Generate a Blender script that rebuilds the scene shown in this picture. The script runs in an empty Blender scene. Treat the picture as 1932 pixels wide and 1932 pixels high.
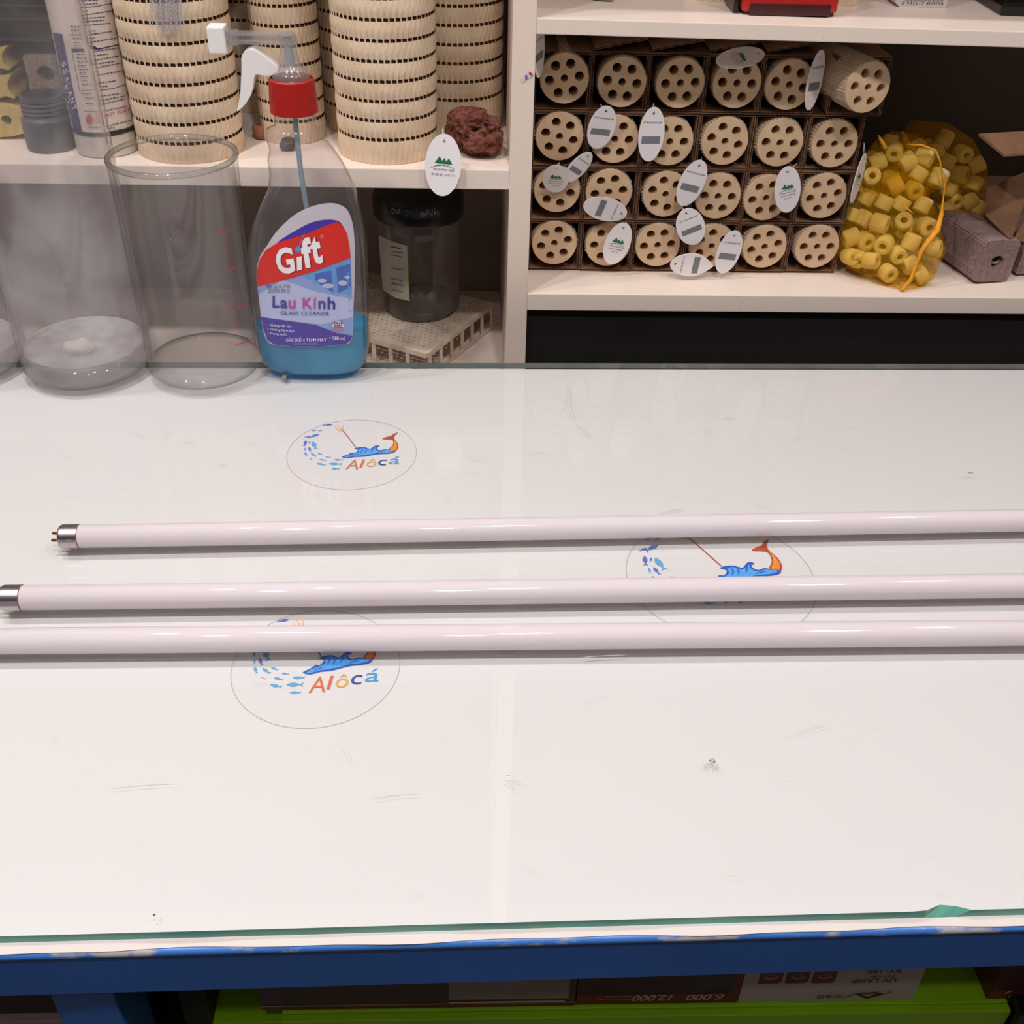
import bpy, bmesh, math, random
from mathutils import Vector, Matrix, geometry
PI = math.pi
random.seed(7)
SC = bpy.context.scene
COL = SC.collection
# ------------------------------------------------------------------ camera
F, CC = 2029.0, 966.0
CZ = 1.20
_D = Vector((-78.0, 2784.0, F)).normalized()
_X = Vector((1.0, 0.0, 0.035)); _X -= _D * _X.dot(_D); _X.normalize()
_Z = -_D
_Y = _Z.cross(_X)
RW = Matrix((_X, _Y, _Z))
CAM = Vector((0, 0, CZ))
cd = bpy.data.cameras.new('camera'); cam = bpy.data.objects.new('camera', cd); COL.objects.link(cam)
cd.sensor_width = 36; cd.lens = F / 1932 * 36; cd.clip_start = 0.01
cx_, cy_, cz_ = RW @ Vector((1, 0, 0)), RW @ Vector((0, -1, 0)), RW @ Vector((0, 0, -1))
M = Matrix.Identity(4)
for i in range(3):
    M[i][0], M[i][1], M[i][2] = cx_[i], cy_[i], cz_[i]
M.translation = CAM
cam.matrix_world = M
SC.camera = cam
# ------------------------------------------------------------------ world, lamps, exposure
w = bpy.data.worlds.new('world'); SC.world = w; w.use_nodes = True
w.node_tree.nodes['Background'].inputs[0].default_value = (0.86, 0.80, 0.78, 1)
w.node_tree.nodes['Background'].inputs[1].default_value = 1.0
_t = w.node_tree.nodes.new('ShaderNodeTexCoord'); _s = w.node_tree.nodes.new('ShaderNodeSeparateXYZ'); _r = w.node_tree.nodes.new('ShaderNodeValToRGB')
w.node_tree.links.new(_t.outputs['Generated'], _s.inputs[0]); w.node_tree.links.new(_s.outputs[2], _r.inputs[0]); w.node_tree.links.new(_r.outputs[0], w.node_tree.nodes['Background'].inputs[0])
_r.color_ramp.elements[0].position = 0.30; _r.color_ramp.elements[0].color = (0.020, 0.017, 0.015, 1)      # dim room low down, paler walls and ceiling above
_r.color_ramp.elements[1].position = 0.85; _r.color_ramp.elements[1].color = (0.24, 0.22, 0.21, 1)
def lamp(name, loc, power, size, color=(1, 0.97, 0.95), aim=None):
    l = bpy.data.lights.new(name, 'AREA'); l.shape = 'DISK'; l.size = size; l.energy = power; l.color = color
    o = bpy.data.objects.new(name, l); COL.objects.link(o); o.location = loc
    if aim is None: aim = (loc[0], loc[1], 0)
    d = Vector(aim) - Vector(loc)
    o.rotation_euler = d.to_track_quat('-Z', 'Y').to_euler()
    return o
LZ = 2.20
for x_, y_, p_, c_ in ((-0.84, 0.66, 5.6, (1, 0.955, 0.945)), (-0.35, 0.64, 5.0, (1, 0.955, 0.945)), (0.92, 0.66, 3.4, (1, 0.945, 0.955)),
                       (-0.62, 0.06, 8.6, (1, 0.955, 0.945)), (0.12, 0.02, 7.4, (1, 0.95, 0.945)), (0.74, 0.06, 6.0, (1, 0.94, 0.94)), (0.0, -0.42, 2.6, (1, 0.94, 0.90))):
    lamp('ceiling_lamp', (x_, y_, LZ), p_, 0.075, c_)
SC.view_settings.view_transform = 'Standard'; SC.view_settings.look = 'None'
SC.view_settings.exposure = 0.0; SC.view_settings.gamma = 1.0; SC.view_settings.use_curve_mapping = False
SC.cycles.transparent_max_bounces = 32; SC.cycles.max_bounces = 10

# ------------------------------------------------------------------ projection helpers
def ray(px, py): return RW @ Vector((px - CC, py - CC, F))
def atz(px, py, z):
    d = ray(px, py); return CAM + d * ((z - CZ) / d.z)
def aty(px, py, y):
    d = ray(px, py); return CAM + d * (y / d.y)
def raycyl(px, py, cx, cy, r):
    d = ray(px, py); a = d.x * d.x + d.y * d.y; b = -2 * (cx * d.x + cy * d.y); c = cx * cx + cy * cy - r * r
    disc = max(b * b - 4 * a * c, 0.0)
    return CAM + d * ((-b - math.sqrt(disc)) / (2 * a))

# ------------------------------------------------------------------ materials
def S(r, g, b):
    f = lambda c: (c / 255 / 12.92) if c <= 10 else ((c / 255 + 0.055) / 1.055) ** 2.4
    return (f(r), f(g), f(b), 1)
MATS = {}
def mat(name, rgb, rough=0.5, metal=0.0, noise=0.0, nscale=40.0, bump=0.0, bscale=200.0, rgb2=None, spec=0.5, trans=0.0, thresh=None, stretch=None):
    if name in MATS: return MATS[name]
    m = bpy.data.materials.new(name); m.use_nodes = True; nt = m.node_tree; N = nt.nodes; L = nt.links
    b = N['Principled BSDF']; c = S(*rgb)
    b.inputs['Roughness'].default_value = rough; b.inputs['Metallic'].default_value = metal
    b.inputs['Specular IOR Level'].default_value = spec
    if trans: b.inputs['Transmission Weight'].default_value = trans
    tc = N.new('ShaderNodeTexCoord'); mp = N.new('ShaderNodeMapping')
    L.new(tc.outputs['Object'], mp.inputs[0])
    if stretch: mp.inputs['Scale'].default_value = stretch
    nz = N.new('ShaderNodeTexNoise'); nz.inputs['Scale'].default_value = nscale; nz.inputs['Detail'].default_value = 5
    L.new(mp.outputs[0], nz.inputs['Vector'])
    mx = N.new('ShaderNodeMix'); mx.data_type = 'RGBA'
    c2 = S(*rgb2) if rgb2 else tuple(max(0, v * (1 - noise)) for v in c[:3]) + (1,)
    mx.inputs[6].default_value = c; mx.inputs[7].default_value = c2
    rp = N.new('ShaderNodeValToRGB')
    lo, hi = thresh if thresh else (0.35, 0.7)
    rp.color_ramp.elements[0].position = lo; rp.color_ramp.elements[1].position = hi
    L.new(nz.outputs[0], rp.inputs[0]); L.new(rp.outputs[0], mx.inputs[0]); L.new(mx.outputs[2], b.inputs['Base Color'])
    if bump:
        n2 = N.new('ShaderNodeTexNoise'); n2.inputs['Scale'].default_value = bscale; n2.inputs['Detail'].default_value = 4
        L.new(tc.outputs['Object'], n2.inputs['Vector'])
        bp = N.new('ShaderNodeBump'); bp.inputs['Strength'].default_value = bump; bp.inputs['Distance'].default_value = 0.001
        L.new(n2.outputs[0], bp.inputs['Height']); L.new(bp.outputs[0], b.inputs['Normal'])
    MATS[name] = m; return m
def glass(name, tint=(0.97, 0.98, 0.97), rim=(0.45, 0.5, 0.5), haze=0.0, hazecol=(0.55, 0.53, 0.55), rough=0.02, hscale=14, refl=1.0, rimpow=2.5, speck=0.0, zfade=None):
    if name in MATS: return MATS[name]
    m = bpy.data.materials.new(name); m.use_nodes = True; nt = m.node_tree; N = nt.nodes; L = nt.links
    N.remove(N['Principled BSDF']); out = N['Material Output']
    lw = N.new('ShaderNodeLayerWeight'); lw.inputs[0].default_value = 0.5
    p5 = N.new('ShaderNodeMath'); p5.operation = 'POWER'; p5.inputs[1].default_value = 5.0; L.new(lw.outputs['Facing'], p5.inputs[0])
    fm = N.new('ShaderNodeMath'); fm.operation = 'MULTIPLY_ADD'; fm.inputs[1].default_value = 0.8 * refl; fm.inputs[2].default_value = 0.045 * refl
    L.new(p5.outputs[0], fm.inputs[0])
    pr = N.new('ShaderNodeMath'); pr.operation = 'POWER'; pr.inputs[1].default_value = rimpow; L.new(lw.outputs['Facing'], pr.inputs[0])
    cm = N.new('ShaderNodeMix'); cm.data_type = 'RGBA'; cm.inputs[6].default_value = (*tint, 1); cm.inputs[7].default_value = (*rim, 1)
    L.new(pr.outputs[0], cm.inputs[0])
    tr = N.new('ShaderNodeBsdfTransparent'); L.new(cm.outputs[2], tr.inputs[0])
    gl = N.new('ShaderNodeBsdfGlossy'); gl.inputs['Roughness'].default_value = rough
    base = tr
    if haze or speck:
        df = N.new('ShaderNodeBsdfDiffuse'); df.inputs[0].default_value = (*hazecol, 1)
        tl = N.new('ShaderNodeBsdfTranslucent'); tl.inputs[0].default_value = (*hazecol, 1)
        ms = N.new('ShaderNodeMixShader'); ms.inputs[0].default_value = 0.5; L.new(df.outputs[0], ms.inputs[1]); L.new(tl.outputs[0], ms.inputs[2])
        tc = N.new('ShaderNodeTexCoord'); nz = N.new('ShaderNodeTexNoise'); nz.inputs['Scale'].default_value = hscale; nz.inputs['Detail'].default_value = 8
        L.new(tc.outputs['Object'], nz.inputs['Vector'])
        mr = N.new('ShaderNodeMapRange'); mr.inputs[1].default_value = 0.3; mr.inputs[2].default_value = 0.75
        mr.inputs[3].default_value = haze * 0.35; mr.inputs[4].default_value = haze * 1.7 + speck
        L.new(nz.outputs[0], mr.inputs[0])
        hz = mr.outputs[0]
        if zfade:
            sx = N.new('ShaderNodeSeparateXYZ'); L.new(tc.outputs['Object'], sx.inputs[0])
            zr = N.new('ShaderNodeMapRange'); zr.inputs[1].default_value = zfade[0]; zr.inputs[2].default_value = zfade[1]; zr.inputs[3].default_value = 1.0; zr.inputs[4].default_value = 0.3
            L.new(sx.outputs[2], zr.inputs[0]); mm = N.new('ShaderNodeMath'); mm.operation = 'MULTIPLY'; L.new(hz, mm.inputs[0]); L.new(zr.outputs[0], mm.inputs[1]); hz = mm.outputs[0]
        m2 = N.new('ShaderNodeMixShader'); L.new(hz, m2.inputs[0]); L.new(tr.outputs[0], m2.inputs[1]); L.new(ms.outputs[0], m2.inputs[2])
        base = m2
    mx = N.new('ShaderNodeMixShader'); L.new(fm.outputs[0], mx.inputs[0]); L.new(base.outputs[0], mx.inputs[1]); L.new(gl.outputs[0], mx.inputs[2])
    L.new(mx.outputs[0], out.inputs[0])
    MATS[name] = m; return m

W_SHELF = mat('shelf_laminate', (233, 215, 199), 0.42, noise=0.05, nscale=6)
W_TOP = mat('shelf_top_laminate', (232, 216, 203), 0.42, rgb2=(160, 124, 104), nscale=420, thresh=(0.70, 0.76))
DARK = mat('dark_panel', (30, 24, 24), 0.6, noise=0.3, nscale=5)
DARKBACK = mat('dark_back_panel', (88, 78, 70), 0.7, noise=0.3, nscale=4)
BOARD = mat('white_board', (220, 215, 214), 0.5, noise=0.015, nscale=4)
BOARD_EDGE = mat('white_board_edge', (238, 228, 222), 0.6, rgb2=(150, 100, 85), nscale=90, thresh=(0.66, 0.74), stretch=(0.3, 1, 3))
SHEET = glass('table_glass', (0.985, 0.992, 0.99), (0.93, 0.96, 0.95), refl=0.75, rough=0.01)
G_EDGE = mat('green_glass_edge', (128, 206, 184), 0.2, noise=0.25, nscale=30, stretch=(0.3, 1, 1))
G_EDGE_B = mat('grey_glass_edge', (105, 110, 108), 0.2, noise=0.2, nscale=30)
BLUE = mat('blue_frame_paint', (38, 98, 178), 0.38, noise=0.25, nscale=9, bump=0.1, bscale=60)
BLUE_W = mat('worn_blue_paint', (62, 118, 196), 0.35, rgb2=(175, 170, 172), nscale=75, thresh=(0.52, 0.6), stretch=(0.5, 1, 1))
BRASS = mat('brass_pin', (185, 130, 60), 0.25, metal=1.0, noise=0.2)
ALU = mat('aluminium_cap', (190, 180, 185), 0.28, metal=1.0, noise=0.15, nscale=120, stretch=(5, 1, 1))
COLLAR = mat('brown_cement', (120, 80, 70), 0.6, noise=0.2)
LAMPW = mat('lamp_glass_white', (216, 206, 210), 0.05, noise=0.01, spec=0.8)
CREAM = mat('cream_ceramic', (230, 208, 180), 0.75, rgb2=(216, 188, 156), nscale=60, bump=0.25, bscale=500)
CREAM_D = mat('shaded_ceramic_core', (120, 84, 48), 0.9, noise=0.4, nscale=80)  # brown tone stands in for shade behind the column holes
RODF = mat('rod_ceramic', (218, 188, 154), 0.8, rgb2=(206, 172, 136), nscale=70, bump=0.15, bscale=700)
RODR = mat('rod_ribs', (196, 186, 172), 0.8, noise=0.2, nscale=200)
CARD = mat('cardboard', (150, 112, 84), 0.85, rgb2=(122, 88, 66), nscale=50, stretch=(1, 0.2, 1))
CARD_E = mat('cardboard_flute', (120, 86, 62), 0.9, noise=0.35, nscale=150)
TAGW = mat('tag_paper', (238, 232, 234), 0.35, noise=0.01)
STRING = mat('clear_string', (200, 195, 190), 0.3, noise=0.05)
TREEG = mat('print_green', (20, 112, 66), 0.5, noise=0.05); INK = mat('print_ink', (52, 48, 52), 0.5, noise=0.05)
GREYP = mat('scratch_panel', (126, 126, 132), 0.4, noise=0.12, nscale=300); GREYT = mat('grey_print', (92, 90, 96), 0.5, noise=0.1)
WPLA = mat('white_plastic', (240, 236, 234), 0.3, noise=0.01)
REDC = mat('red_cap', (172, 26, 18), 0.4, noise=0.08, nscale=30)
RACKW = mat('rack_plastic', (222, 208, 190), 0.5, rgb2=(190, 170, 145), nscale=40)
BLACKP = mat('black_plastic', (22, 19, 18), 0.3, noise=0.2)
LAVA = mat('lava_stone', (122, 70, 56), 0.95, rgb2=(62, 32, 26), nscale=260, thresh=(0.46, 0.66), bump=1.0, bscale=300)
POR = mat('porous_mauve', (150, 124, 120), 0.95, rgb2=(120, 98, 96), nscale=260, bump=0.8, bscale=700)
YPOR = mat('porous_yellow', (216, 192, 112), 0.95, rgb2=(190, 164, 90), nscale=120, bump=0.7, bscale=500)
YRING = mat('yellow_ceramic', (222, 202, 146), 0.8, rgb2=(210, 186, 126), nscale=60, bump=0.2, bscale=600)
LIME = mat('lime_green_panel', (150, 205, 10), 0.45, noise=0.15, nscale=5)
MAROON = mat('print_maroon', (120, 30, 32), 0.45, noise=0.2, nscale=20); WBOX = mat('box_white', (196, 178, 174), 0.5, noise=0.05)

# ------------------------------------------------------------------ object helpers
def link(name, me, mats, parent=None, smooth=False):
    o = bpy.data.objects.new(name, me); COL.objects.link(o)
    for m in (mats if isinstance(mats, (list, tuple)) else [mats]): me.materials.append(m)
    if smooth:
        for p in me.polygons: p.use_smooth = True
    if parent: o.parent = parent
    return o
def obj(name, bm, mats, parent=None, smooth=False, sharp=None):
    me = bpy.data.meshes.new(name)
    bmesh.ops.recalc_face_normals(bm, faces=bm.faces)
    bm.to_mesh(me); bm.free()
    o = link(name, me, mats, parent, smooth)
    if smooth and sharp: me.set_sharp_from_angle(angle=math.radians(sharp))
    return o
def tag(o, label, cat=None, group=None, kind=None):
    if label: o['label'] = label
    if cat: o['category'] = cat
    if group: o['group'] = group
    if kind: o['kind'] = kind
    return o
def empty(name, loc, label, cat, group=None, rot=(0, 0, 0)):
    o = bpy.data.objects.new(name, None); COL.objects.link(o); o.location = loc; o.rotation_euler = rot
    o.empty_display_size = 0.01
    return tag(o, label, cat, group)
def box(bm, x0, x1, y0, y1, z0, z1, bev=0.0, mi=0):
    g = bmesh.ops.create_cube(bm, size=1)
    vs = g['verts']
    for v in vs: v.co = Vector((x0 + (v.co.x + .5) * (x1 - x0), y0 + (v.co.y + .5) * (y1 - y0), z0 + (v.co.z + .5) * (z1 - z0)))
    fs = set(f for v in vs for f in v.link_faces)
    for f in fs: f.material_index = mi
    if bev: 
        es = set(e for f in fs for e in f.edges)
        r = bmesh.ops.bevel(bm, geom=list(es), offset=bev, segments=2, affect='EDGES', profile=0.6)
        for f in r['faces']: f.material_index = mi
def lathe(bm, prof, n=48, c=(0, 0, 0), mi=0, axis='z', cap=False):
    rings = []
    for r, z in prof:
        if r < 1e-6: rings.append([bm.verts.new((0, 0, z))])
        else: rings.append([bm.verts.new((r * math.cos(2 * PI * k / n), r * math.sin(2 * PI * k / n), z)) for k in range(n)])
    allv = [v for R in rings for v in R]
    for a, b in zip(rings, rings[1:]):
        for k in range(n):
            k2 = (k + 1) % n
            if len(a) == 1 and len(b) == 1: continue
            if len(a) == 1: f = bm.faces.new((a[0], b[k], b[k2]))
            elif len(b) == 1: f = bm.faces.new((a[k2], a[k], b[0]))
            else: f = bm.faces.new((a[k2], a[k], b[k], b[k2]))
            f.material_index = mi
    if cap:
        for R in (rings[0], rings[-1]):
            if len(R) > 1: bm.faces.new(R).material_index = mi
    for v in allv:
        x, y, z = v.co
        if axis == 'x': v.co = Vector((z, x, y))
        elif axis == 'y': v.co = Vector((x, z, y))
        v.co += Vector(c)
    return allv
def pipe(bm, pts, r, n=8, mi=0, closed=False):
    pts = [Vector(p) for p in pts]; rs = r if isinstance(r, (list, tuple)) else [r] * len(pts)
    rings = []; up = Vector((0.13, 0.31, 0.94)).normalized()
    for i, p in enumerate(pts):
        a = pts[max(i - 1, 0)]; b = pts[min(i + 1, len(pts) - 1)]
        t = (b - a).normalized(); u = t.cross(up)
        if u.length < 1e-3: u = t.cross(Vector((1, 0, 0)))
        u.normalize(); v = t.cross(u)
        rings.append([bm.verts.new(p + (u * math.cos(2 * PI * k / n) + v * math.sin(2 * PI * k / n)) * rs[i]) for k in range(n)])
    for a, b in zip(rings, rings[1:]):
        for k in range(n): bm.faces.new((a[k], a[(k + 1) % n], b[(k + 1) % n], b[k])).material_index = mi
    bm.faces.new(rings[0]).material_index = mi; bm.faces.new(rings[-1]).material_index = mi
def prism(bm, pts, thick, mi=0):
    """plate through 3d points, extruded by vector thick"""
    pts = [Vector(p) for p in pts]; t = Vector(thick)
    a = [bm.verts.new(p) for p in pts]; b = [bm.verts.new(p + t) for p in pts]
    tri = geometry.tessellate_polygon([pts])
    for q in tri:
        bm.faces.new([a[i] for i in q]).material_index = mi; bm.faces.new([b[i] for i in reversed(q)]).material_index = mi
    n = len(pts)
    for i in range(n): bm.faces.new((a[i], a[(i + 1) % n], b[(i + 1) % n], b[i])).material_index = mi
def smoothstep_pts(pts, n=6):
    """catmull rom through closed pts"""
    out = []; k = len(pts)
    for i in range(k):
        p0, p1, p2, p3 = pts[i - 1], pts[i], pts[(i + 1) % k], pts[(i + 2) % k]
        for j in range(n):
            t = j / n
            out.append(tuple(0.5 * ((2 * p1[a]) + (-p0[a] + p2[a]) * t + (2 * p0[a] - 5 * p1[a] + 4 * p2[a] - p3[a]) * t * t + (-p0[a] + 3 * p1[a] - 3 * p2[a] + p3[a]) * t ** 3) for a in range(2)))
    return out

# ------------------------------------------------------------------ flat printed artwork
_TC = {}
def text_geo(s, shear=0.0, bold=0.0):
    key = (s, shear, bold)
    if key in _TC: return _TC[key]
    cu = bpy.data.curves.new('t', 'FONT'); cu.body = s; cu.size = 1; cu.shear = shear; cu.offset = bold; cu.resolution_u = 3
    o = bpy.data.objects.new('t', cu); COL.objects.link(o)
    bpy.context.view_layer.update()
    me = bpy.data.meshes.new_from_object(o.evaluated_get(bpy.context.evaluated_depsgraph_get()))
    vs = [(v.co.x, v.co.y) for v in me.vertices]; fs = [tuple(p.vertices) for p in me.polygons]
    bpy.data.objects.remove(o); bpy.data.curves.remove(cu); bpy.data.meshes.remove(me)
    _TC[key] = (vs, fs); return _TC[key]
class Art:
    def __init__(s, flip=False): s.items = []; s.mats = []; s.flip = flip; s.lay = 0
    def mi(s, m):
        if m not in s.mats: s.mats.append(m)
        return s.mats.index(m)
    def geo(s, vs, fs, m): s.lay += 1; s.items.append((vs, fs, s.mi(m), s.lay))
    def poly(s, pts, m, smooth=0):
        if smooth: pts = smoothstep_pts(pts, smooth)
        tri = geometry.tessellate_polygon([[Vector((p[0], p[1], 0)) for p in pts]])
        s.geo(list(pts), [tuple(t) for t in tri], m)
    def rect(s, x0, y0, x1, y1, m): s.poly([(x0, y0), (x1, y0), (x1, y1), (x0, y1)], m)
    def ell(s, x, y, a, b, m, rot=0, n=24):
        c, q = math.cos(rot), math.sin(rot)
        s.poly([(x + a * math.cos(t) * c - b * math.sin(t) * q, y + a * math.cos(t) * q + b * math.sin(t) * c) for t in [2 * PI * k / n for k in range(n)]], m)
    def stroke(s, pts, w, m):
        ws = w if isinstance(w, (list, tuple)) else [w] * len(pts)
        L, R = [], []
        for i, p in enumerate(pts):
            a, b = pts[max(i - 1, 0)], pts[min(i + 1, len(pts) - 1)]
            dx, dy = b[0] - a[0], b[1] - a[1]; l = math.hypot(dx, dy) or 1
            L.append((p[0] - dy / l * ws[i] / 2, p[1] + dx / l * ws[i] / 2)); R.append((p[0] + dy / l * ws[i] / 2, p[1] - dx / l * ws[i] / 2))
        n = len(pts); vs = L + R
        s.geo(vs, [(i, i + 1, n + i + 1, n + i) for i in range(n - 1)], m)
    def text(s, t, x, y, wd, ht, m, rot=0, shear=0, bold=0.0, inv=False):
        """text fitted into a box: x,y its lower-left, wd,ht its size; flip for y-down artwork"""
        vs, fs = text_geo(t, shear, bold)
        if not vs: return
        x0, x1 = min(v[0] for v in vs), max(v[0] for v in vs); y0, y1 = min(v[1] for v in vs), max(v[1] for v in vs)
        sy = -1 if s.flip else 1; c, q = math.cos(rot), math.sin(rot); out = []
        for v in vs:
            a = (v[0] - x0) / (x1 - x0) * wd; b = (v[1] - y0) / (y1 - y0) * ht
            a2, b2 = a * c - b * q, a * q + b * c
            out.append((x + a2, y + sy * b2))
        s.geo(out, fs, m)
    def build(s, name, parent, fn, cut=None, lift=0.00012):
        bm = bmesh.new()
        for vs, fs, mi, lay in s.items:
            sub = bmesh.new(); vv = [sub.verts.new((v[0], v[1], 0)) for v in vs]
            for f in fs:
                try: sub.faces.new([vv[i] for i in f])
                except ValueError: pass
            if cut:
                xs = [v[0] for v in vs]; ys = [v[1] for v in vs]
                for ax, lo, hi in ((0, min(xs), max(xs)), (1, min(ys), max(ys))):
                    k = math.floor(lo / cut) + 1
                    while k * cut < hi:
                        co = [0, 0, 0]; no = [0, 0, 0]; co[ax] = k * cut; no[ax] = 1
                        bmesh.ops.bisect_plane(sub, geom=sub.verts[:] + sub.edges[:] + sub.faces[:], plane_co=co, plane_no=no); k += 1
            mp = {v: bm.verts.new(fn(v.co.x, v.co.y, lift * lay)) for v in sub.verts}
            for f in sub.faces:
                try: bm.faces.new([mp[v] for v in f.verts]).material_index = mi
                except ValueError: pass
            sub.free()
        me = bpy.data.meshes.new(name); bm.to_mesh(me); bm.free()
        return link(name, me, s.mats, parent)

# ================================================================== SETTING
def struct(name, bm, m): return tag(obj(name, bm, m), None, kind='structure')
FLOORM = mat('floor_tile', (96, 84, 78), 0.4, noise=0.3, nscale=3)
WALLM = mat('wall_paint', (150, 142, 134), 0.8, noise=0.1, nscale=3)
bm = bmesh.new(); box(bm, -2.2, 2.4, -1.8, 1.6, -0.05, 0.0); struct('floor', bm, FLOORM)
bm = bmesh.new(); box(bm, -2.2, 2.4, 1.55, 1.6, 0, 2.6); struct('wall_back', bm, WALLM)

# ================================================================== SHELVING UNIT
SY = 0.93; BY = 1.28
sh = empty('shelving_unit', (0.2, 1.1, 0), 'white laminate shelving unit with a thick upright between its two bays, behind the table', 'shelving unit')
def spart(name, m, *bs, bev=0.0008, label=None):
    bm = bmesh.new()
    for b in bs: box(bm, *b, bev=bev)
    o = obj(name, bm, m, sh); o.location = (-0.2, -1.1, 0)
    if label: o['label'] = label
    return o
spart('upright', W_SHELF, (0.0312, 0.0505, SY, BY, 0.0, 2.0))
spart('upright', W_SHELF, (-0.95, -0.93, SY, BY, 0.0, 2.0)); spart('upright', W_SHELF, (1.0, 1.02, SY, BY, 0.0, 2.0))
bmL = (-0.93, 0.0312, SY, BY, 0.8722, 0.8895)
def board(x0, x1, zl, zr, th, m=W_TOP):
    bm = bmesh.new(); box(bm, x0, x1, SY, BY, 0, th, bev=0.0008)
    for v in bm.verts: v.co.z += zl + (zr - zl) * (v.co.x - x0) / (x1 - x0)
    o = obj('shelf_board', bm, m, sh); o.location = (-0.2, -1.1, 0)
board(-0.93, 0.0312, 0.8722, 0.8722, 0.0173)
board(0.0505, 1.0, 1.0004, 0.9915, 0.0122)
board(0.0505, 1.0, 0.7572, 0.7572, 0.0168)
board(-0.93, 0.0312, 0.650, 0.650, 0.017)
spart('back_panel', DARKBACK, (-0.93, 1.0, BY, BY + 0.012, 0.0, 2.0), label='dark grey back panel')
spart('plinth_panel', DARK, (0.0505, 1.0, SY + 0.006, SY + 0.02, 0.3, 0.757), label='flat black panel under the lower right shelf')
spart('plinth_panel', DARK, (-0.93, 0.0312, SY + 0.006, SY + 0.02, 0.3, 0.649))
spart('upper_side', W_SHELF, (-0.93, 1.0, SY, BY, 1.16, 1.178), label='topmost board above the frame')
spart('bay_back_panel', mat('grey_bay_panel', (168, 150, 136), 0.7, noise=0.2, nscale=4), (-0.9299, 0.0311, 1.17, 1.18, 0.667, 0.872), label='grey panel closing the lower left bay')
# paper scrap stuck on the upright
a = Art(flip=True)
PW = mat('paper_scrap', (214, 206, 208), 0.6, noise=0.05); PR = mat('print_red', (198, 32, 30), 0.45, noise=0.05); PB = mat('print_violet', (96, 84, 150), 0.5)
a.poly([(981, 151), (999, 133), (1008, 142), (985, 156)], PW); a.text('1', 991, 150, 4, 8, PB); a.poly([(997, 138), (1001, 136), (1006, 143), (1001, 142)], PR)
o = a.build('paper_scrap', None, lambda u, v, h: aty(u, v, SY - 0.0003 - h))
tag(o, 'torn scrap of printed paper with a red mark stuck on the white upright', 'paper scrap')

# ================================================================== TABLE
TF = lambda x: 0.2922 + 0.0167 * (x - 0.02)      # front edge
TB = lambda x: 0.8387 + 0.0096 * (x - 0.02)      # back edge
XL, XR = -0.66, 0.80
def slab(bm, x0, x1, f0, b0, z0, z1, nx=1, fo=0.0, bo=0.0, mi=0, front=None, back=None, side=None, f1=None):
    xs = [x0 + (x1 - x0) * i / nx for i in range(nx + 1)]
    rows = [[bm.verts.new((x, y, z)) for (y, z) in (((f1 or f0)(x) + fo, z0), (f0(x) + fo, z1), (b0(x) + bo, z1), (b0(x) + bo, z0))] for x in xs]
    for a_, b_ in zip(rows, rows[1:]):
        for k, m_ in ((0, front), (1, None), (2, back), (3, None)):
            bm.faces.new((a_[k], b_[k], b_[(k + 1) % 4], a_[(k + 1) % 4])).material_index = m_ if m_ is not None else mi
    for r in (rows[0], rows[-1]): bm.faces.new(r).material_index = side if side is not None else mi
tb = empty('display_table', (0.0, 0.55, 0), 'long table with a white board top on a blue painted steel frame', 'table')
def tpart(name, bm, m, label=None, **k):
    o = obj(name, bm, m, tb, **k); o.location = (0, -0.55, 0)
    if label: o['label'] = label
    return o
# board, its front edge slightly uneven
bm = bmesh.new(); nx = 120
def bfront(x): return TF(x) + 0.0006 * math.sin(x * 37) + 0.0004 * math.sin(x * 91 + 1) - 0.0002
slab(bm, XL, XR, lambda x: bfront(x) - 0.0008, lambda x: TB(x) - 0.001, 0.7421, 0.7446, nx, mi=0, front=1, f1=lambda x: bfront(x) - 0.0036)
tpart('board_top', bm, [BOARD, BOARD_EDGE], 'white board top with a chipped front edge')
bm = bmesh.new()
FL = [lambda x: TF(x) - 0.0046, lambda x: TF(x) + 0.030]
slab(bm, XL, XR, FL[0], FL[1], 0.7085, 0.7392, 30)
tpart('front_rail', bm, BLUE, 'blue steel rail under the front edge')
bm = bmesh.new()
for x0 in range(60):
    pass
pipe(bm, [(XL + (XR - XL) * i / 60, TF(XL + (XR - XL) * i / 60) - 0.0026, 0.7392) for i in range(61)], 0.0026, 10)
tpart('rail_lip', bm, BLUE_W, 'worn shiny lip of the blue rail', smooth=True)
bm = bmesh.new(); slab(bm, XL, XR, lambda x: TB(x) - 0.034, lambda x: TB(x) - 0.004, 0.7085, 0.739, 4); tpart('back_rail', bm, BLUE)
for (x0, x1) in ((-0.2035, -0.1735), (0.60, 0.63), (XL, XL + 0.03)):
    for yy in (TF(x0) - 0.0009, TB(x0) - 0.034):
        bm = bmesh.new(); box(bm, x0, x1, yy, yy + 0.03, 0.0, 0.7088, bev=0.0012); tpart('leg', bm, BLUE)
for x0 in (-0.2035, 0.60, XL):
    bm = bmesh.new(); box(bm, x0, x0 + 0.03, TF(x0) + 0.031, TB(x0) - 0.035, 0.7085, 0.7385, bev=0.001); tpart('cross_rail', bm, BLUE)

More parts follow.
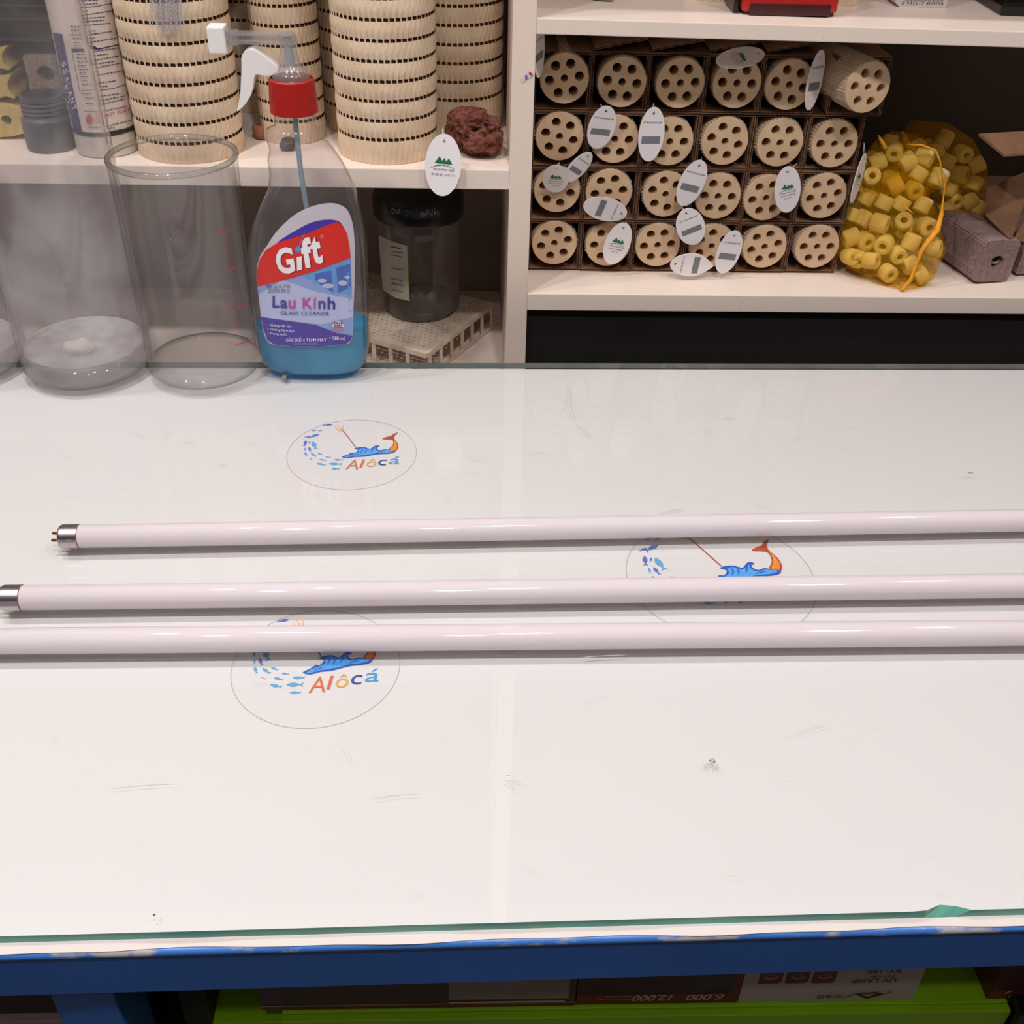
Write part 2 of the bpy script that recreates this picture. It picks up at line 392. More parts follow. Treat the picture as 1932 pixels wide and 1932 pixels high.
# glass sheet on the board
bm = bmesh.new()
nx = 200; x_ch = atz(1785, 1712, 0.75).x
def gfront(x):
    d = abs(x - x_ch); return TF(x) + max(0.0, 0.0042 * (1 - d / 0.011)) 
GZ0, GZ1 = 0.7448, 0.7500
slab(bm, XL, XR, gfront, TB, GZ0, GZ1, nx, mi=0, front=1, back=2, side=1, f1=TF)
gs = tag(obj('glass_sheet', bm, [SHEET, G_EDGE, G_EDGE_B]), 'large clear glass sheet with green front edge, lying over the white table board', 'glass sheet')
SCR = mat('scratch_line', (206, 200, 200), 0.6, noise=0.1, nscale=200)
a = Art(flip=True)
def arcpts(x0, y0, x1, y1, b, n=10): return [(x0 + (x1 - x0) * t + b * math.sin(PI * t) * (y1 - y0) / max(1, math.hypot(x1 - x0, y1 - y0)), y0 + (y1 - y0) * t - b * math.sin(PI * t) * (x1 - x0) / max(1, math.hypot(x1 - x0, y1 - y0))) for t in [k / n for k in range(n + 1)]]
for s_ in ((1072, 725, 1080, 785, -4), (1085, 793, 1112, 820, 2), (1240, 966, 1292, 953, 3), (952, 1462, 985, 1474, 2), (950, 1468, 978, 1482, -2), (1340, 1432, 1350, 1450, 2), (200, 1480, 330, 1470, 2), (640, 1400, 655, 1430, 3), (1100, 1240, 1180, 1236, 1), (480, 1285, 500, 1278, 1), (700, 1500, 790, 1490, 3), (1500, 1380, 1560, 1360, 2), (1640, 1180, 1690, 1170, 2)):
    a.stroke(arcpts(*s_), [0.2] + [1.0] * 9 + [0.2], SCR)
rr = random.Random(3)
for k in range(60):
    x, y = rr.uniform(20, 1900), rr.choice([rr.uniform(760, 950), rr.uniform(1300, 1690)]); an = rr.uniform(-0.6, 0.6); l = rr.uniform(6, 30)
    a.stroke(arcpts(x, y, x + l * math.cos(an), y + l * math.sin(an), rr.uniform(-2, 2), 5), [0.2, .6, .6, .6, .6, .2], SCR)
o = a.build('scratches', gs, lambda u, v, h: atz(u, v, GZ1 + 0.00005), lift=0)
o['kind'] = 'stuff'; o['label'] = 'fine grey scratches'
# flecks
FL_ = mat('dark_fleck', (70, 60, 58), 0.8, noise=0.3); 
def fleck(px, py, w_, h_, label, m=FL_, seed=1):
    c = atz(px, py, GZ1); rr = random.Random(seed); bm = bmesh.new()
    bmesh.ops.create_icosphere(bm, subdivisions=2, radius=1)
    for v in bm.verts:
        k = 1 + rr.uniform(-.35, .35); v.co = Vector((v.co.x * w_ / 2 * k, v.co.y * h_ / 2 * k, max(0, v.co.z) * min(w_, h_) * 0.35))
    o = obj('fleck', bm, m); o.location = c + Vector((0, 0, 0.0001)); tag(o, label, 'fleck')
fleck(537, 711, 0.0045, 0.009, 'small grey crumb on the glass in front of the spray bottle', mat('grey_fleck', (130, 124, 120), 0.8), 2)
fleck(1831, 893, 0.0042, 0.0013, 'tiny black dash of dirt on the glass near the right edge', mat('black_fleck', (20, 18, 18), 0.8), 3)
fleck(291, 1726, 0.0010, 0.0012, 'tiny dark speck near the front left edge of the glass', FL_, 4)
fleck(1344, 1436, 0.0030, 0.0034, 'pale brown crumb in the middle of the empty front glass', mat('tan_fleck', (190, 170, 155), 0.8), 5)

# ================================================================== STICKERS
FB = mat('print_fish_blue', (92, 112, 190), 0.5, noise=0.05); FT = mat('print_fish_teal', (92, 160, 206), 0.5, noise=0.05)
WV = mat('print_wave_blue', (78, 158, 226), 0.5, noise=0.05); WD = mat('print_wave_dark', (40, 84, 176), 0.5, noise=0.05)
OR = mat('print_orange', (222, 128, 52), 0.5, noise=0.05); BR = mat('print_rust', (168, 74, 40), 0.5, noise=0.05); YL = mat('print_yellow', (226, 190, 90), 0.5)
AL1 = mat('print_letter_red', (206, 104, 70), 0.5); AL2 = mat('print_letter_amber', (218, 160, 76), 0.5); AL3 = mat('print_letter_navy', (48, 74, 150), 0.5); AL4 = mat('print_letter_sky', (70, 150, 204), 0.5)
FILM = glass('clear_film', (0.998, 0.998, 0.998), (0.995, 0.995, 0.995), refl=0.06, rough=0.15); FILM_E = mat('film_edge', (176, 172, 172), 0.6)
# artwork in units of the sticker's radius, taken from the rearmost sticker
ZS = 0.7447
def s1(cx, cy):
    p = atz(500 + cx / 5.682, 760 + cy / 5.682, ZS); return ((p.x - SC0[0]) / 0.05, (p.y - SC0[1]) / 0.05)
_c = atz(664, 843, ZS); SC0 = (-0.0935, 0.7010)
def sticker(cx, cy, R, rot, label):
    bm = bmesh.new(); lathe(bm, [(0, 0), (R, 0), (R, 0.00006), (0, 0.00006)], 64)
    root = obj('round_sticker', bm, FILM); root.location = (cx, cy, ZS - 0.00002 ); root.rotation_euler = (0, 0, rot)
    tag(root, label, 'sticker', 'round shop stickers under the glass')
    a = Art()
    a.stroke([(0.992 * math.cos(2 * PI * k / 96), 0.992 * math.sin(2 * PI * k / 96)) for k in range(97)], 0.009, FILM_E)
    def P(L): return [s1(*p) for p in L]
    fish = [(680, 238, 38, 10, 0.15, FB), (535, 295, 24, 12, 0.4, FB), (598, 297, 20, 9, 0.5, FB), (532, 352, 22, 26, 0.6, FB), (460, 362, 15, 14, 0.5, FB), (432, 430, 13, 22, 1.5, FB), (478, 426, 7, 10, 1.3, FB), (526, 450, 18, 30, 1.9, FT), (430, 494, 8, 12, 1.6, FT), (478, 496, 11, 18, 1.9, FB), (436, 548, 13, 16, 1.9, FT), (517, 556, 20, 18, 2.4, FT), (586, 546, 18, 14, 2.6, FT), (493, 603, 14, 9, 2.6, FT), (672, 582, 24, 8, 2.9, FT), (615, 612, 30, 13, 2.8, FT), (780, 612, 36, 7, 3.1, FT), (592, 656, 38, 15, 2.8, FT), (742, 655, 50, 12, 3.1, FT), (748, 706, 32, 9, 3.1, FT)]
    for fx, fy, fa, fb_, an, m in fish:
        x, y = s1(fx, fy); L = max(fa, fb_ / .53) / 693 * 1.15; wd = L * 0.42
        c, q = math.cos(an), math.sin(an)
        T = lambda u, v: (x + u * c - v * q, y + u * q + v * c)
        a.poly([T(L, 0), T(L * .5, wd * .7), T(-.1 * L, wd), T(-L * .8, wd * .25), T(-L * .8, -wd * .25), T(-.1 * L, -wd * .9), T(L * .5, -wd * .7)], m, 3)
        a.poly([T(-L * .75, 0), T(-L * 1.45, wd * 1.1), T(-L * 1.2, 0), T(-L * 1.45, -wd * 1.1)], m)
    # trident and fish tail rising from the waves
    a.stroke(P([(975, 480), (835, 295)]), 0.016, BR)
    a.stroke(P([(748, 252), (795, 300), (838, 300), (835, 240)]), [0.004, 0.02, 0.02, 0.004], AL2)
    a.stroke(P([(780, 235), (835, 305)]), [0.004, 0.024], AL2)
    a.poly(P([(1320, 505), (1365, 460), (1375, 415), (1350, 395), (1255, 388), (1310, 365), (1350, 355), (1375, 335), (1425, 318), (1395, 350), (1385, 385), (1420, 430), (1428, 480), (1395, 520)]), BR, 3)
    a.poly(P([(1335, 503), (1378, 460), (1388, 415), (1378, 392), (1395, 408), (1412, 440), (1416, 478), (1388, 512)]), OR, 3)
    for k in range(4): a.stroke(P([(1350 + k * 12, 500 - k * 22), (1375 + k * 8, 488 - k * 22), (1400 + k * 4, 492 - k * 24)]), 0.006, YL)
    a.poly(P([(820, 580), (880, 560), (930, 535), (960, 540), (1000, 510), (980, 500), (955, 492), (1000, 480), (1070, 478), (1120, 495), (1150, 480), (1180, 462), (1215, 460), (1230, 472), (1200, 478), (1205, 500), (1240, 510), (1290, 498), (1340, 512), (1400, 518), (1370, 540), (1300, 548), (1220, 552), (1150, 562), (1060, 578), (960, 582), (880, 596)]), WD, 2)
    a.poly(P([(850, 582), (900, 562), (950, 550), (1010, 525), (1005, 500), (1060, 488), (1110, 505), (1160, 490), (1190, 470), (1180, 495), (1220, 520), (1290, 508), (1380, 520), (1300, 538), (1200, 542), (1100, 560), (960, 572), (880, 588)]), WV, 2)
    for L in ([(1020, 540), (1045, 515), (1040, 492)], [(1070, 540), (1085, 515), (1082, 494)], [(1130, 530), (1150, 505), (1170, 485)], [(900, 575), (960, 560), (1010, 548)], [(1200, 535), (1240, 525), (1290, 520)]): a.stroke(P(L), [0.006, 0.022, 0.006], WD)
    for ch, x0, x1, yb, h, m in (('A', 862, 1000, 712, 100, AL1), ('l', 1010, 1062, 695, 85, AL1), ('ô', 1082, 1190, 688, 84, AL2), ('c', 1210, 1305, 672, 60, AL3), ('á', 1325, 1440, 660, 84, AL4)):
        p, q = s1(x0, yb), s1(x1, yb - (8 if ch != 'l' else 4)); t = s1(x0, yb - h)
        a.text(ch, p[0], p[1], (q[0] - p[0]), (t[1] - p[1]), m, shear=0.12)
    o = a.build('printed_emblem', root, lambda u, v, h: Vector((u * R, v * R, 0.00008 + h)), lift=0.000003)
    return root
sticker(-0.0935, 0.7010, 0.050, 0.0, 'round clear sticker nearest the spray bottle, fully uncovered by the lamp tubes')
sticker(0.1655, 0.552, 0.0635, 0.03, 'largest round clear sticker, under the rear two lamp tubes')
sticker(-0.0935, 0.4680, 0.0502, 0.05, 'round clear sticker under the front lamp tube, its coloured lettering showing below')

# ================================================================== LAMP TUBES
def lamp_tube(p0, p1, L, label, z=GZ1 + 0.0081):
    """p0: seam between cap and glass on the left, p1: a second point along the axis"""
    an = math.atan2(p1[1] - p0[1], p1[0] - p0[0])
    r = empty('fluorescent_tube', (p0[0], p0[1], z), label, 'fluorescent tube', 'white fluorescent tubes on the glass', rot=(0, 0, an))
    R = 0.008; CL = 0.0125
    bm = bmesh.new(); lathe(bm, [(R * .9, -0.001), (R, 0.0), (R, L * .25), (R, L * .5), (R, L * .75), (R, L), (R * .9, L + 0.001)], 48, axis='x'); obj('lamp_glass', bm, LAMPW, r, True)
    for sgn, x0 in ((-1, 0.0), (1, L)):
        e = lambda t: x0 + sgn * t
        bm = bmesh.new(); lathe(bm, [(R * 1.0, e(-0.0006)), (R * 1.035, e(-0.0004)), (R * 1.035, e(0.0))], 40, axis='x'); obj('seam_ring', bm, COLLAR, r, True)
        bm = bmesh.new(); lathe(bm, [(R * 1.03, e(0)), (R * 1.03, e(CL * .84)), (R * .98, e(CL * .87)), (R * .985, e(CL * .91)), (R * .93, e(CL * .97)), (R * .85, e(CL)), (0, e(CL))], 40, axis='x')
        cp = obj('end_cap', bm, ALU, r, True, 35)
        for s2 in (-1, 1):
            bm = bmesh.new(); lathe(bm, [(0.0011, e(CL - .001)), (0.0011, e(CL + .0045)), (0.0007, e(CL + .0055)), (0, e(CL + .0056))], 14, c=(0, s2 * 0.0020, s2 * 0.0014), axis='x'); obj('pin', bm, BRASS, r, True)
    return r
lamp_tube((-0.2623, 0.5777), (0.3872, 0.597), 0.82, 'white fluorescent tube lying farthest back, nearest the spray bottle')
lamp_tube((-0.2789, 0.515), (0.3573, 0.5259), 0.82, 'white fluorescent tube lying between the other two, its cap cut by the photo edge')
lamp_tube((-0.330, 0.4754), (0.3384, 0.4809), 0.82, 'white fluorescent tube lying nearest the front edge, no cap in view')

# ================================================================== BEAKER AND GLASS CYLINDERS
CLEAR = glass('beaker_glass', (0.985, 0.982, 0.985), (0.35, 0.37, 0.38), haze=0.032, hazecol=(0.88, 0.84, 0.86), rimpow=8, rough=0.03)
BASEG = glass('thick_glass', (0.99, 0.99, 0.99), (0.55, 0.58, 0.58), haze=0.02, hazecol=(0.9, 0.9, 0.9), rimpow=8.0, rough=0.05, refl=1.4)
HAZY = glass('hazy_glass', (0.985, 0.98, 0.985), (0.45, 0.44, 0.48), haze=0.13, hazecol=(0.92, 0.90, 0.93), rimpow=8, zfade=(0.12, 0.17), rough=0.08, hscale=22, speck=0.05)
HBASE = glass('hazy_thick_glass', (0.88, 0.87, 0.88), (0.34, 0.34, 0.37), haze=0.14, hazecol=(0.75, 0.73, 0.75), rimpow=6, rough=0.06, refl=1.4)
RIMG = glass('rim_glass', (0.92, 0.92, 0.90), (0.25, 0.26, 0.25), haze=0.12, hazecol=(0.9, 0.87, 0.84), rimpow=1.6, rough=0.03, refl=1.6)
REDM = mat('red_print', (204, 70, 56), 0.5, noise=0.1)
def cyl_vessel(name, loc, R, H, base, gm, bmat, label, cat, rimR=None, n=72, pale_disc=None):
    r = empty(name, loc, label, cat)
    rr_ = rimR or R
    bm = bmesh.new(); lathe(bm, [(R, base * .4), (R, H * .3), (R + (rr_ - R) * .3, H * .6), (R + (rr_ - R) * .6, H * .92), (rr_, H - 0.003)], n); obj('wall', bm, gm, r, True)
    bm = bmesh.new(); lathe(bm, [(R - 0.003, base), (R - 0.003, H * .3), (R - .003 + (rr_ - R) * .6, H * .92), (rr_ - 0.003, H - 0.003)], n); obj('inner_wall', bm, gm, r, True)
    bm = bmesh.new(); tor = [(rr_ - 0.0015 + 0.0022 * math.cos(t), H - 0.0022 + 0.0022 * math.sin(t)) for t in [2 * PI * k / 12 for k in range(13)]]; lathe(bm, tor, n); obj('rim', bm, RIMG, r, True)
    if pale_disc:
        bm = bmesh.new(); lathe(bm, [(0, base + 0.0006), (R - 0.009, base + 0.0012), (R - 0.0045, base + 0.003)], n); obj('pale_disc', bm, pale_disc, r, True)
    bm = bmesh.new(); lathe(bm, [(0, 0), (R - 0.012, 0), (R - 0.003, 0.0015), (R, 0.006), (R, base * .5), (R - 0.002, base), (R - 0.010, base + 0.001), (0, base - 0.001)], n); obj('base', bm, bmat, r, True)
    return r
bk = cyl_vessel('glass_beaker', (-0.2295, 0.829, 0.7502), 0.0470, 0.183, 0.010, CLEAR, BASEG, 'clear glass beaker with red graduation marks next to the spray bottle', 'beaker', rimR=0.049)
a = Art(flip=True)
for (x, y, l) in ((416, 441, 22), (423, 477, 10), (428, 511, 22), (433, 547, 9), (436, 586, 38), (443, 614, 12), (446, 652, 34)):
    x = x - 4; a.stroke([(x, y), (x + l * .5, y - l * .16), (x + l, y - l * .36)], 1.8, REDM)
a.build('graduation_marks', bk, lambda u, v, h: raycyl(u, v, -0.2295, 0.829, 0.0480) - Vector((-0.2295, 0.829, 0.7502)))
DISCG = glass('pale_disc_glass', (0.95, 0.94, 0.92), (0.8, 0.8, 0.8), haze=0.55, hazecol=(0.92, 0.89, 0.86), rough=0.2, refl=0.5, hscale=35)  # pale cloudy disc that whitens the inner bottom of the cylinders
cyl_vessel('glass_cylinder', (-0.3300, 0.833, 0.7502), 0.0530, 0.330, 0.018, HAZY, HBASE, 'tall hazy glass cylinder between the clear beaker and the photo edge', 'glass cylinder', pale_disc=DISCG)
cyl_vessel('glass_cylinder', (-0.4380, 0.835, 0.7502), 0.0530, 0.200, 0.016, HAZY, HBASE, 'shorter hazy glass cylinder cut off by the left photo edge', 'glass cylinder', pale_disc=DISCG)
# white shell-like lump in the tall cylinder
bm = bmesh.new(); bmesh.ops.create_icosphere(bm, subdivisions=3, radius=1)
for v in bm.verts: v.co = Vector((v.co.x * .013, v.co.y * .008, v.co.z * .006 * (1 + .3 * math.sin(v.co.x * 5))))
o = obj('limescale_lump', bm, mat('limescale', (216, 208, 196), 0.7, noise=0.1), smooth=True); o.location = (-0.328, 0.815, 0.7502 + 0.0255); o.rotation_euler = (0, 0.15, 0.4)
tag(o, 'pale white crust lump lying inside the bottom of the tall hazy cylinder', 'crust lump')

# ================================================================== SPRAY BOTTLE
BX, BYC = -0.1360, 0.8335
sb = empty('spray_bottle', (BX, BYC, 0.7501), 'glass cleaner spray bottle with red collar, printed label and blue liquid', 'spray bottle')
PET = glass('bottle_plastic', (0.94, 0.93, 0.94), (0.42, 0.41, 0.43), haze=0.07, hazecol=(0.8, 0.77, 0.80), rimpow=5, rough=0.08, hscale=30, refl=1.2)
LIQ = glass('blue_liquid', (0.03, 0.58, 0.88), (0.01, 0.35, 0.62), haze=0.55, hazecol=(0.0, 0.62, 0.98), rimpow=1.5, rough=0.1)
def bl_l(z):  # left outline, right outline (x), depth
    T = [(0.7501, -0.168, -0.104, .018), (0.7525, -0.1765, -0.096, .0225), (0.758, -0.1815, -0.0915, .025), (0.770, -0.1835, -0.0890, .026), (0.800, -0.1838, -0.0885, .026), (0.830, -0.1832, -0.0872, .026), (0.855, -0.1818, -0.0865, .0258), (0.868, -0.1790, -0.0868, .025), (0.880, -0.1745, -0.0880, .0242), (0.892, -0.1680, -0.0900, .0232), (0.905, -0.1605, -0.0925, .022), (0.918, -0.1580, -0.0975, .021), (0.928, -0.1585, -0.1025, .020), (0.936, -0.1560, -0.1075, .019), (0.944, -0.1580, -0.1140, .0185), (0.9505, -0.1570, -0.1168, .0185), (0.9540, -0.1500, -0.1200, .0155), (0.966, -0.1500, -0.1198, .0150)]
    for a_, b_ in zip(T, T[1:]):
        if z <= b_[0]:
            t = (z - a_[0]) / (b_[0] - a_[0]); t = max(0, t)
            return tuple(a_[k] + (b_[k] - a_[k]) * t for k in (1, 2, 3))
    return T[-1][1:]
def bl_n(z): return 3.0 if z < 0.87 else max(2.0, 3.0 - (z - 0.87) / 0.07)
def bottle_mesh(bm, zs, inset=0.0, n=56, capb=True, capt=False):
    rings = []
    for z in zs:
        l, r, d = bl_l(z); cx = (l + r) / 2 - BX; hw = (r - l) / 2 - inset; d -= inset; e = 2 / bl_n(z)
        R = []
        for k in range(n):
            t = 2 * PI * k / n; c, s_ = math.cos(t), math.sin(t)
            R.append(bm.verts.new((cx + hw * math.copysign(abs(c) ** e, c), d * math.copysign(abs(s_) ** e, s_), z - 0.7501)))
        rings.append(R)
    for a_, b_ in zip(rings, rings[1:]):
        for k in range(n): bm.faces.new((a_[k], a_[(k + 1) % n], b_[(k + 1) % n], b_[k]))
    if capb: bm.faces.new(rings[0])
    if capt: bm.faces.new(rings[-1])
zs = [0.7501, 0.7510, 0.7525, 0.755, 0.758, 0.764] + [0.77 + 0.006 * k for k in range(16)] + [0.868, 0.874, 0.88, 0.886, 0.892, 0.898, 0.905, 0.911, 0.918, 0.923, 0.928, 0.932, 0.936, 0.940, 0.944, 0.948, 0.9505, 0.9525, 0.954, 0.960, 0.966]
bm = bmesh.new(); bottle_mesh(bm, zs); obj('bottle_body', bm, PET, sb, True)
bm = bmesh.new(); bottle_mesh(bm, [0.7512, 0.7525, 0.755, 0.758, 0.764, 0.770, 0.778, 0.785, 0.7905], inset=0.0012, capt=True); obj('liquid', bm, LIQ, sb, True, 40)
def loc(p): return Vector((p[0] - BX, p[1] - BYC, p[2] - 0.7501))
# collar
nx_ = -0.1345
bm = bmesh.new()
lathe(bm, [(0.0176, 0), (0.0180, 0.0006), (0.0175, 0.012), (0.0168, 0.0235), (0.0160, 0.0243), (0.0148, 0.0243), (0.0148, 0.018)], 72)
for v in bm.verts:
    rr_ = math.hypot(v.co.x, v.co.y)
    if rr_ > 0.0155 and v.co.z > 0.001 and v.co.z < 0.0236:
        k = round((math.atan2(v.co.y, v.co.x) % (2 * PI)) / (2 * PI) * 72)
        if k % 2: v.co.x *= 0.988; v.co.y *= 0.988
o = obj('collar', bm, REDC, sb); o.location = loc((nx_, BYC, 0.9640))
CP = glass('cloudy_plastic', (0.93, 0.92, 0.92), (0.75, 0.75, 0.77), haze=0.22, hazecol=(0.78, 0.76, 0.77), rimpow=2.0, rough=0.15)
bm = bmesh.new()
lathe(bm, [(0.0140, 0.984), (0.0138, 0.9905), (0.0125, 0.9925), (0.0085, 0.996), (0.0065, 1.004), (0.0060, 1.010), (0.0060, 1.0185), (0, 1.019)], 32, c=(0, 0, -0.7501))
for v in bm.verts: v.co.x += nx_ - BX
obj('pump_head', bm, CP, sb, True, 50)
bm = bmesh.new(); lathe(bm, [(0.0034, 0.996), (0.0034, 1.006), (0.0028, 1.007), (0.0028, 1.016)], 20, c=(nx_ - BX, 0, -0.7501)); obj('pump_piston', bm, mat('grey_piston', (150, 152, 156), 0.4, noise=0.05), sb, True)
bm = bmesh.new()
for zz in (1.0185, 1.0125):
    box(bm, -0.178, -0.130, -0.0035, 0.0035, zz - 0.0012, zz + 0.0012, bev=0.0005)
box(bm, -0.178, -0.128, -0.0006, 0.0006, 1.0130, 1.0180); box(bm, -0.180, -0.170, -0.0045, 0.0045, 1.0105, 1.0205, bev=0.001)
bmesh.ops.translate(bm, verts=bm.verts, vec=(-BX, 0, -0.7501)); obj('nozzle_arm', bm, CP, sb)
bm = bmesh.new(); box(bm, -0.1905, -0.178, -0.0075, 0.0075, 1.0055, 1.0235, bev=0.0010)
bmesh.ops.translate(bm, verts=bm.verts, vec=(-BX, 0, -0.7501)); o = obj('nozzle_cap', bm, WPLA, sb)
# trigger, outline in the plane of the bottle
tpx = [(458, 104), (464, 94), (476, 90), (488, 95), (508, 110), (524, 124), (527, 134), (515, 138), (500, 139), (486, 137), (482, 142), (480, 158), (474, 178), (464, 194), (451, 206), (450, 201), (455, 178), (457, 150), (458, 125)]
pts = [loc(aty(u, v, BYC)) - Vector((0, 0.0052, 0)) for u, v in smoothstep_pts(tpx, 3)]
bm = bmesh.new(); prism(bm, pts, (0, 0.0104, 0)); obj('trigger', bm, WPLA, sb)
bm = bmesh.new(); pipe(bm, [loc(p) for p in ((nx_, BYC, 0.985), (-0.1345, BYC, 0.95), (-0.134, BYC, 0.92), (-0.1315, BYC, 0.88), (-0.1305, BYC, 0.84), (-0.129, BYC, 0.79), (-0.127, BYC, 0.754))], 0.0020, 10); obj('dip_tube', bm, mat('dip_tube', (150, 176, 188), 0.4, noise=0.05), sb, True)
# label printed artwork, drawn over the bottle's front
a = Art(flip=True)
def C4(L): return [(440 + x / 3.578, 360 + y / 3.578) for x, y in L]
LW = mat('label_white', (196, 188, 200), 0.4, noise=0.03); LR = mat('label_red', (214, 42, 34), 0.4, noise=0.04); LB = mat('label_royal', (66, 52, 160), 0.4, noise=0.05)
LS = mat('label_sky', (142, 160, 214), 0.4, noise=0.1, nscale=20); LS2 = mat('label_pale', (184, 190, 226), 0.4, noise=0.06); LD = mat('label_window', (74, 108, 190), 0.4, noise=0.15, nscale=60); LP = mat('label_purple', (80, 66, 158), 0.4, noise=0.08, nscale=30)
LM = mat('label_magenta', (190, 76, 160), 0.4, noise=0.02); LI = mat('label_indigo', (54, 60, 146), 0.4, noise=0.02); LT = mat('label_text_white', (238, 234, 240), 0.4, noise=0.01); LG = mat('label_azure', (104, 156, 214), 0.4, noise=0.05)
a.poly(C4([(225, 375), (280, 290), (350, 215), (430, 150), (540, 100), (650, 80), (720, 90), (770, 120), (800, 180), (815, 260), (822, 400), (820, 600), (812, 800), (808, 960), (795, 1010), (760, 1035), (600, 1052), (400, 1050), (280, 1040), (225, 1010), (200, 930), (185, 830), (170, 700), (158, 600), (160, 520), (182, 440)]), LW, 2)
a.poly(C4([(300, 348), (350, 310), (420, 268), (520, 215), (620, 193), (700, 198), (735, 225), (700, 240), (610, 260), (500, 300), (380, 340)]), LB, 2)
a.poly(C4([(160, 648), (300, 612), (540, 548), (795, 450), (802, 640), (808, 800), (806, 960), (793, 1008), (760, 1030), (600, 1048), (400, 1046), (285, 1036), (230, 1005), (204, 930), (188, 830), (172, 700)]), LS)
a.poly(C4([(172, 700), (330, 600), (560, 680), (806, 730), (808, 850), (600, 900), (400, 880), (188, 850)]), LS2)
a.poly(C4([(470, 575), (795, 452), (800, 700), (700, 690), (560, 620)]), LG)
for L in ([(550, 560), (665, 535), (680, 690), (600, 640), (555, 600)], [(690, 520), (790, 490), (795, 640), (770, 660), (710, 690)]): a.poly(C4(L), LD)
for L in ([(545, 560), (552, 640)], [(665, 520), (680, 710)], [(692, 510), (706, 715)], [(775, 545), (785, 750)]): a.stroke(C4(L), 2.0, LG)
for (x, y, w_, h_) in ((600, 605, 30, 14), (640, 640, 40, 16), (740, 620, 30, 18), (770, 580, 18, 12)): a.ell(440 + x / 3.578, 360 + y / 3.578, w_ / 3.578, h_ / 3.578, LS2)
a.poly(C4([(188, 852), (300, 866), (440, 886), (560, 905), (700, 960), (807, 975), (793, 1008), (760, 1032), (600, 1050), (400, 1048), (285, 1038), (230, 1007), (204, 930)]), LP)
a.poly(C4([(160, 645), (158, 540), (180, 460), (220, 400), (300, 348), (500, 285), (610, 238), (700, 205), (740, 230), (770, 285), (785, 360), (795, 448), (700, 485), (540, 545), (300, 612)]), LR)
def tx(s_, x0, y0, x1, h, m, rot=0.0, **k):
    (px, py), (qx, _) = C4([(x0, y0), (x1, y0)]); a.text(s_, px, py, (qx - px), h / 3.578, m, rot=rot, **k)
SHW = mat('label_shadow', (120, 30, 30), 0.5)
for dx, m in ((8, SHW), (0, LT)):
    tx('G', 305 + dx, 568 + dx * .5, 425 + dx, 180, m, rot=0.16, bold=0.035); tx('i', 428 + dx, 540 + dx * .5, 470 + dx, 128, m, rot=0.16, bold=0.03) if False else None
    (px, py), = C4([(432 + dx, 538 + dx * .5)]); a.poly([(px, py), (px + 34 / 3.578, py - 9 / 3.578), (px + 31 / 3.578, py - 100 / 3.578), (px - 3 / 3.578, py - 92 / 3.578)], m)
    tx('f', 478 + dx, 522 + dx * .5, 552 + dx, 205, m, rot=0.16, bold=0.04); tx('t', 540 + dx, 498 + dx * .5, 612 + dx, 190, m, rot=0.16, bold=0.04)
SP = mat('label_spark', (96, 150, 214), 0.4)
cxs, cys = C4([(438, 392)])[0]
for k in range(8):
    t = PI * k / 8; l = 9 if k % 2 else 6
    a.stroke([(cxs - l * math.cos(t), cys - l * math.sin(t)), (cxs, cys), (cxs + l * math.cos(t), cys + l * math.sin(t))], [0.2, 2.4, 0.2], SP)
a.stroke(C4([(438, 392), (490, 262)]), [2.0, 0.3], SP)
(px, py), = C4([(600, 306)]); a.stroke([(px + 2.4 * math.cos(k * PI / 8), py + 2.4 * math.sin(k * PI / 8)) for k in range(17)], 0.6, LT)
tx('L', 266, 785, 312, 78, LI, rot=-0.02, bold=0.02); tx('a', 318, 790, 368, 54, LM if False else LP, rot=-0.02, bold=0.02); tx('u', 374, 792, 422, 54, LM, bold=0.02)
tx('K', 470, 792, 536, 72, LM, bold=0.02); tx('í', 542, 794, 566, 74, LM, bold=0.02); tx('n', 576, 794, 624, 54, LP, bold=0.02); tx('h', 638, 795, 690, 80, LI, bold=0.02)
tx('GLASS CLEANER', 320, 834, 650, 26, LI, rot=-0.015)
for k, (s_, x1) in enumerate((('• Không vệt sọc', 395), ('• Chống bám bụi', 412), ('• Trong suốt', 362))): tx(s_, 232, 915 + k * 27, x1, 24, LT, rot=-0.06)
tx('SẮC BIỂN TƯƠI MÁT', 358, 1012, 630, 30, LT); tx('OCEAN COOL', 412, 1036, 578, 16, LS); tx('580 mL', 672, 1004, 760, 26, LT); tx('~', 650, 992, 664, 8, LT)
tx('NSX 25.11.19 02', 226, 655, 385, 24, INK, rot=0.03); tx('22.0904 09:42', 236, 682, 382, 22, INK)
gx, gy = C4([(710, 900)])[0]
a.poly([(gx + 10.5 * math.cos(t), gy + 4 - 10.5 * math.sin(t)) for t in [PI * k / 12 for k in range(13)]], LT)
for i in range(4):
    for j in range(2): a.rect(gx - 8 + 4.2 * i, gy - 5 + 4.4 * j, gx - 4.8 + 4.2 * i, gy - 1.6 + 4.4 * j, LB if (i + j) % 2 else LR)
tx('EARTH', 672, 944, 750, 16, LR)
def bfn(u, v, h):
    p = aty(u, v, BYC - 0.026)
    l, r, d = bl_l(p.z); cx = (l + r) / 2; hw = (r - l) / 2; t = min(abs(p.x - cx) / hw, 0.97); n = bl_n(p.z)
    yy = BYC - d * (1 - t ** n) ** (1 / n)
    p = aty(u, v, yy)
    l, r, d = bl_l(p.z); cx = (l + r) / 2; hw = (r - l) / 2; t = min(abs(p.x - cx) / hw, 0.97)
    return loc((p.x, BYC - d * (1 - t ** n) ** (1 / n) - 0.0003 - h, p.z))
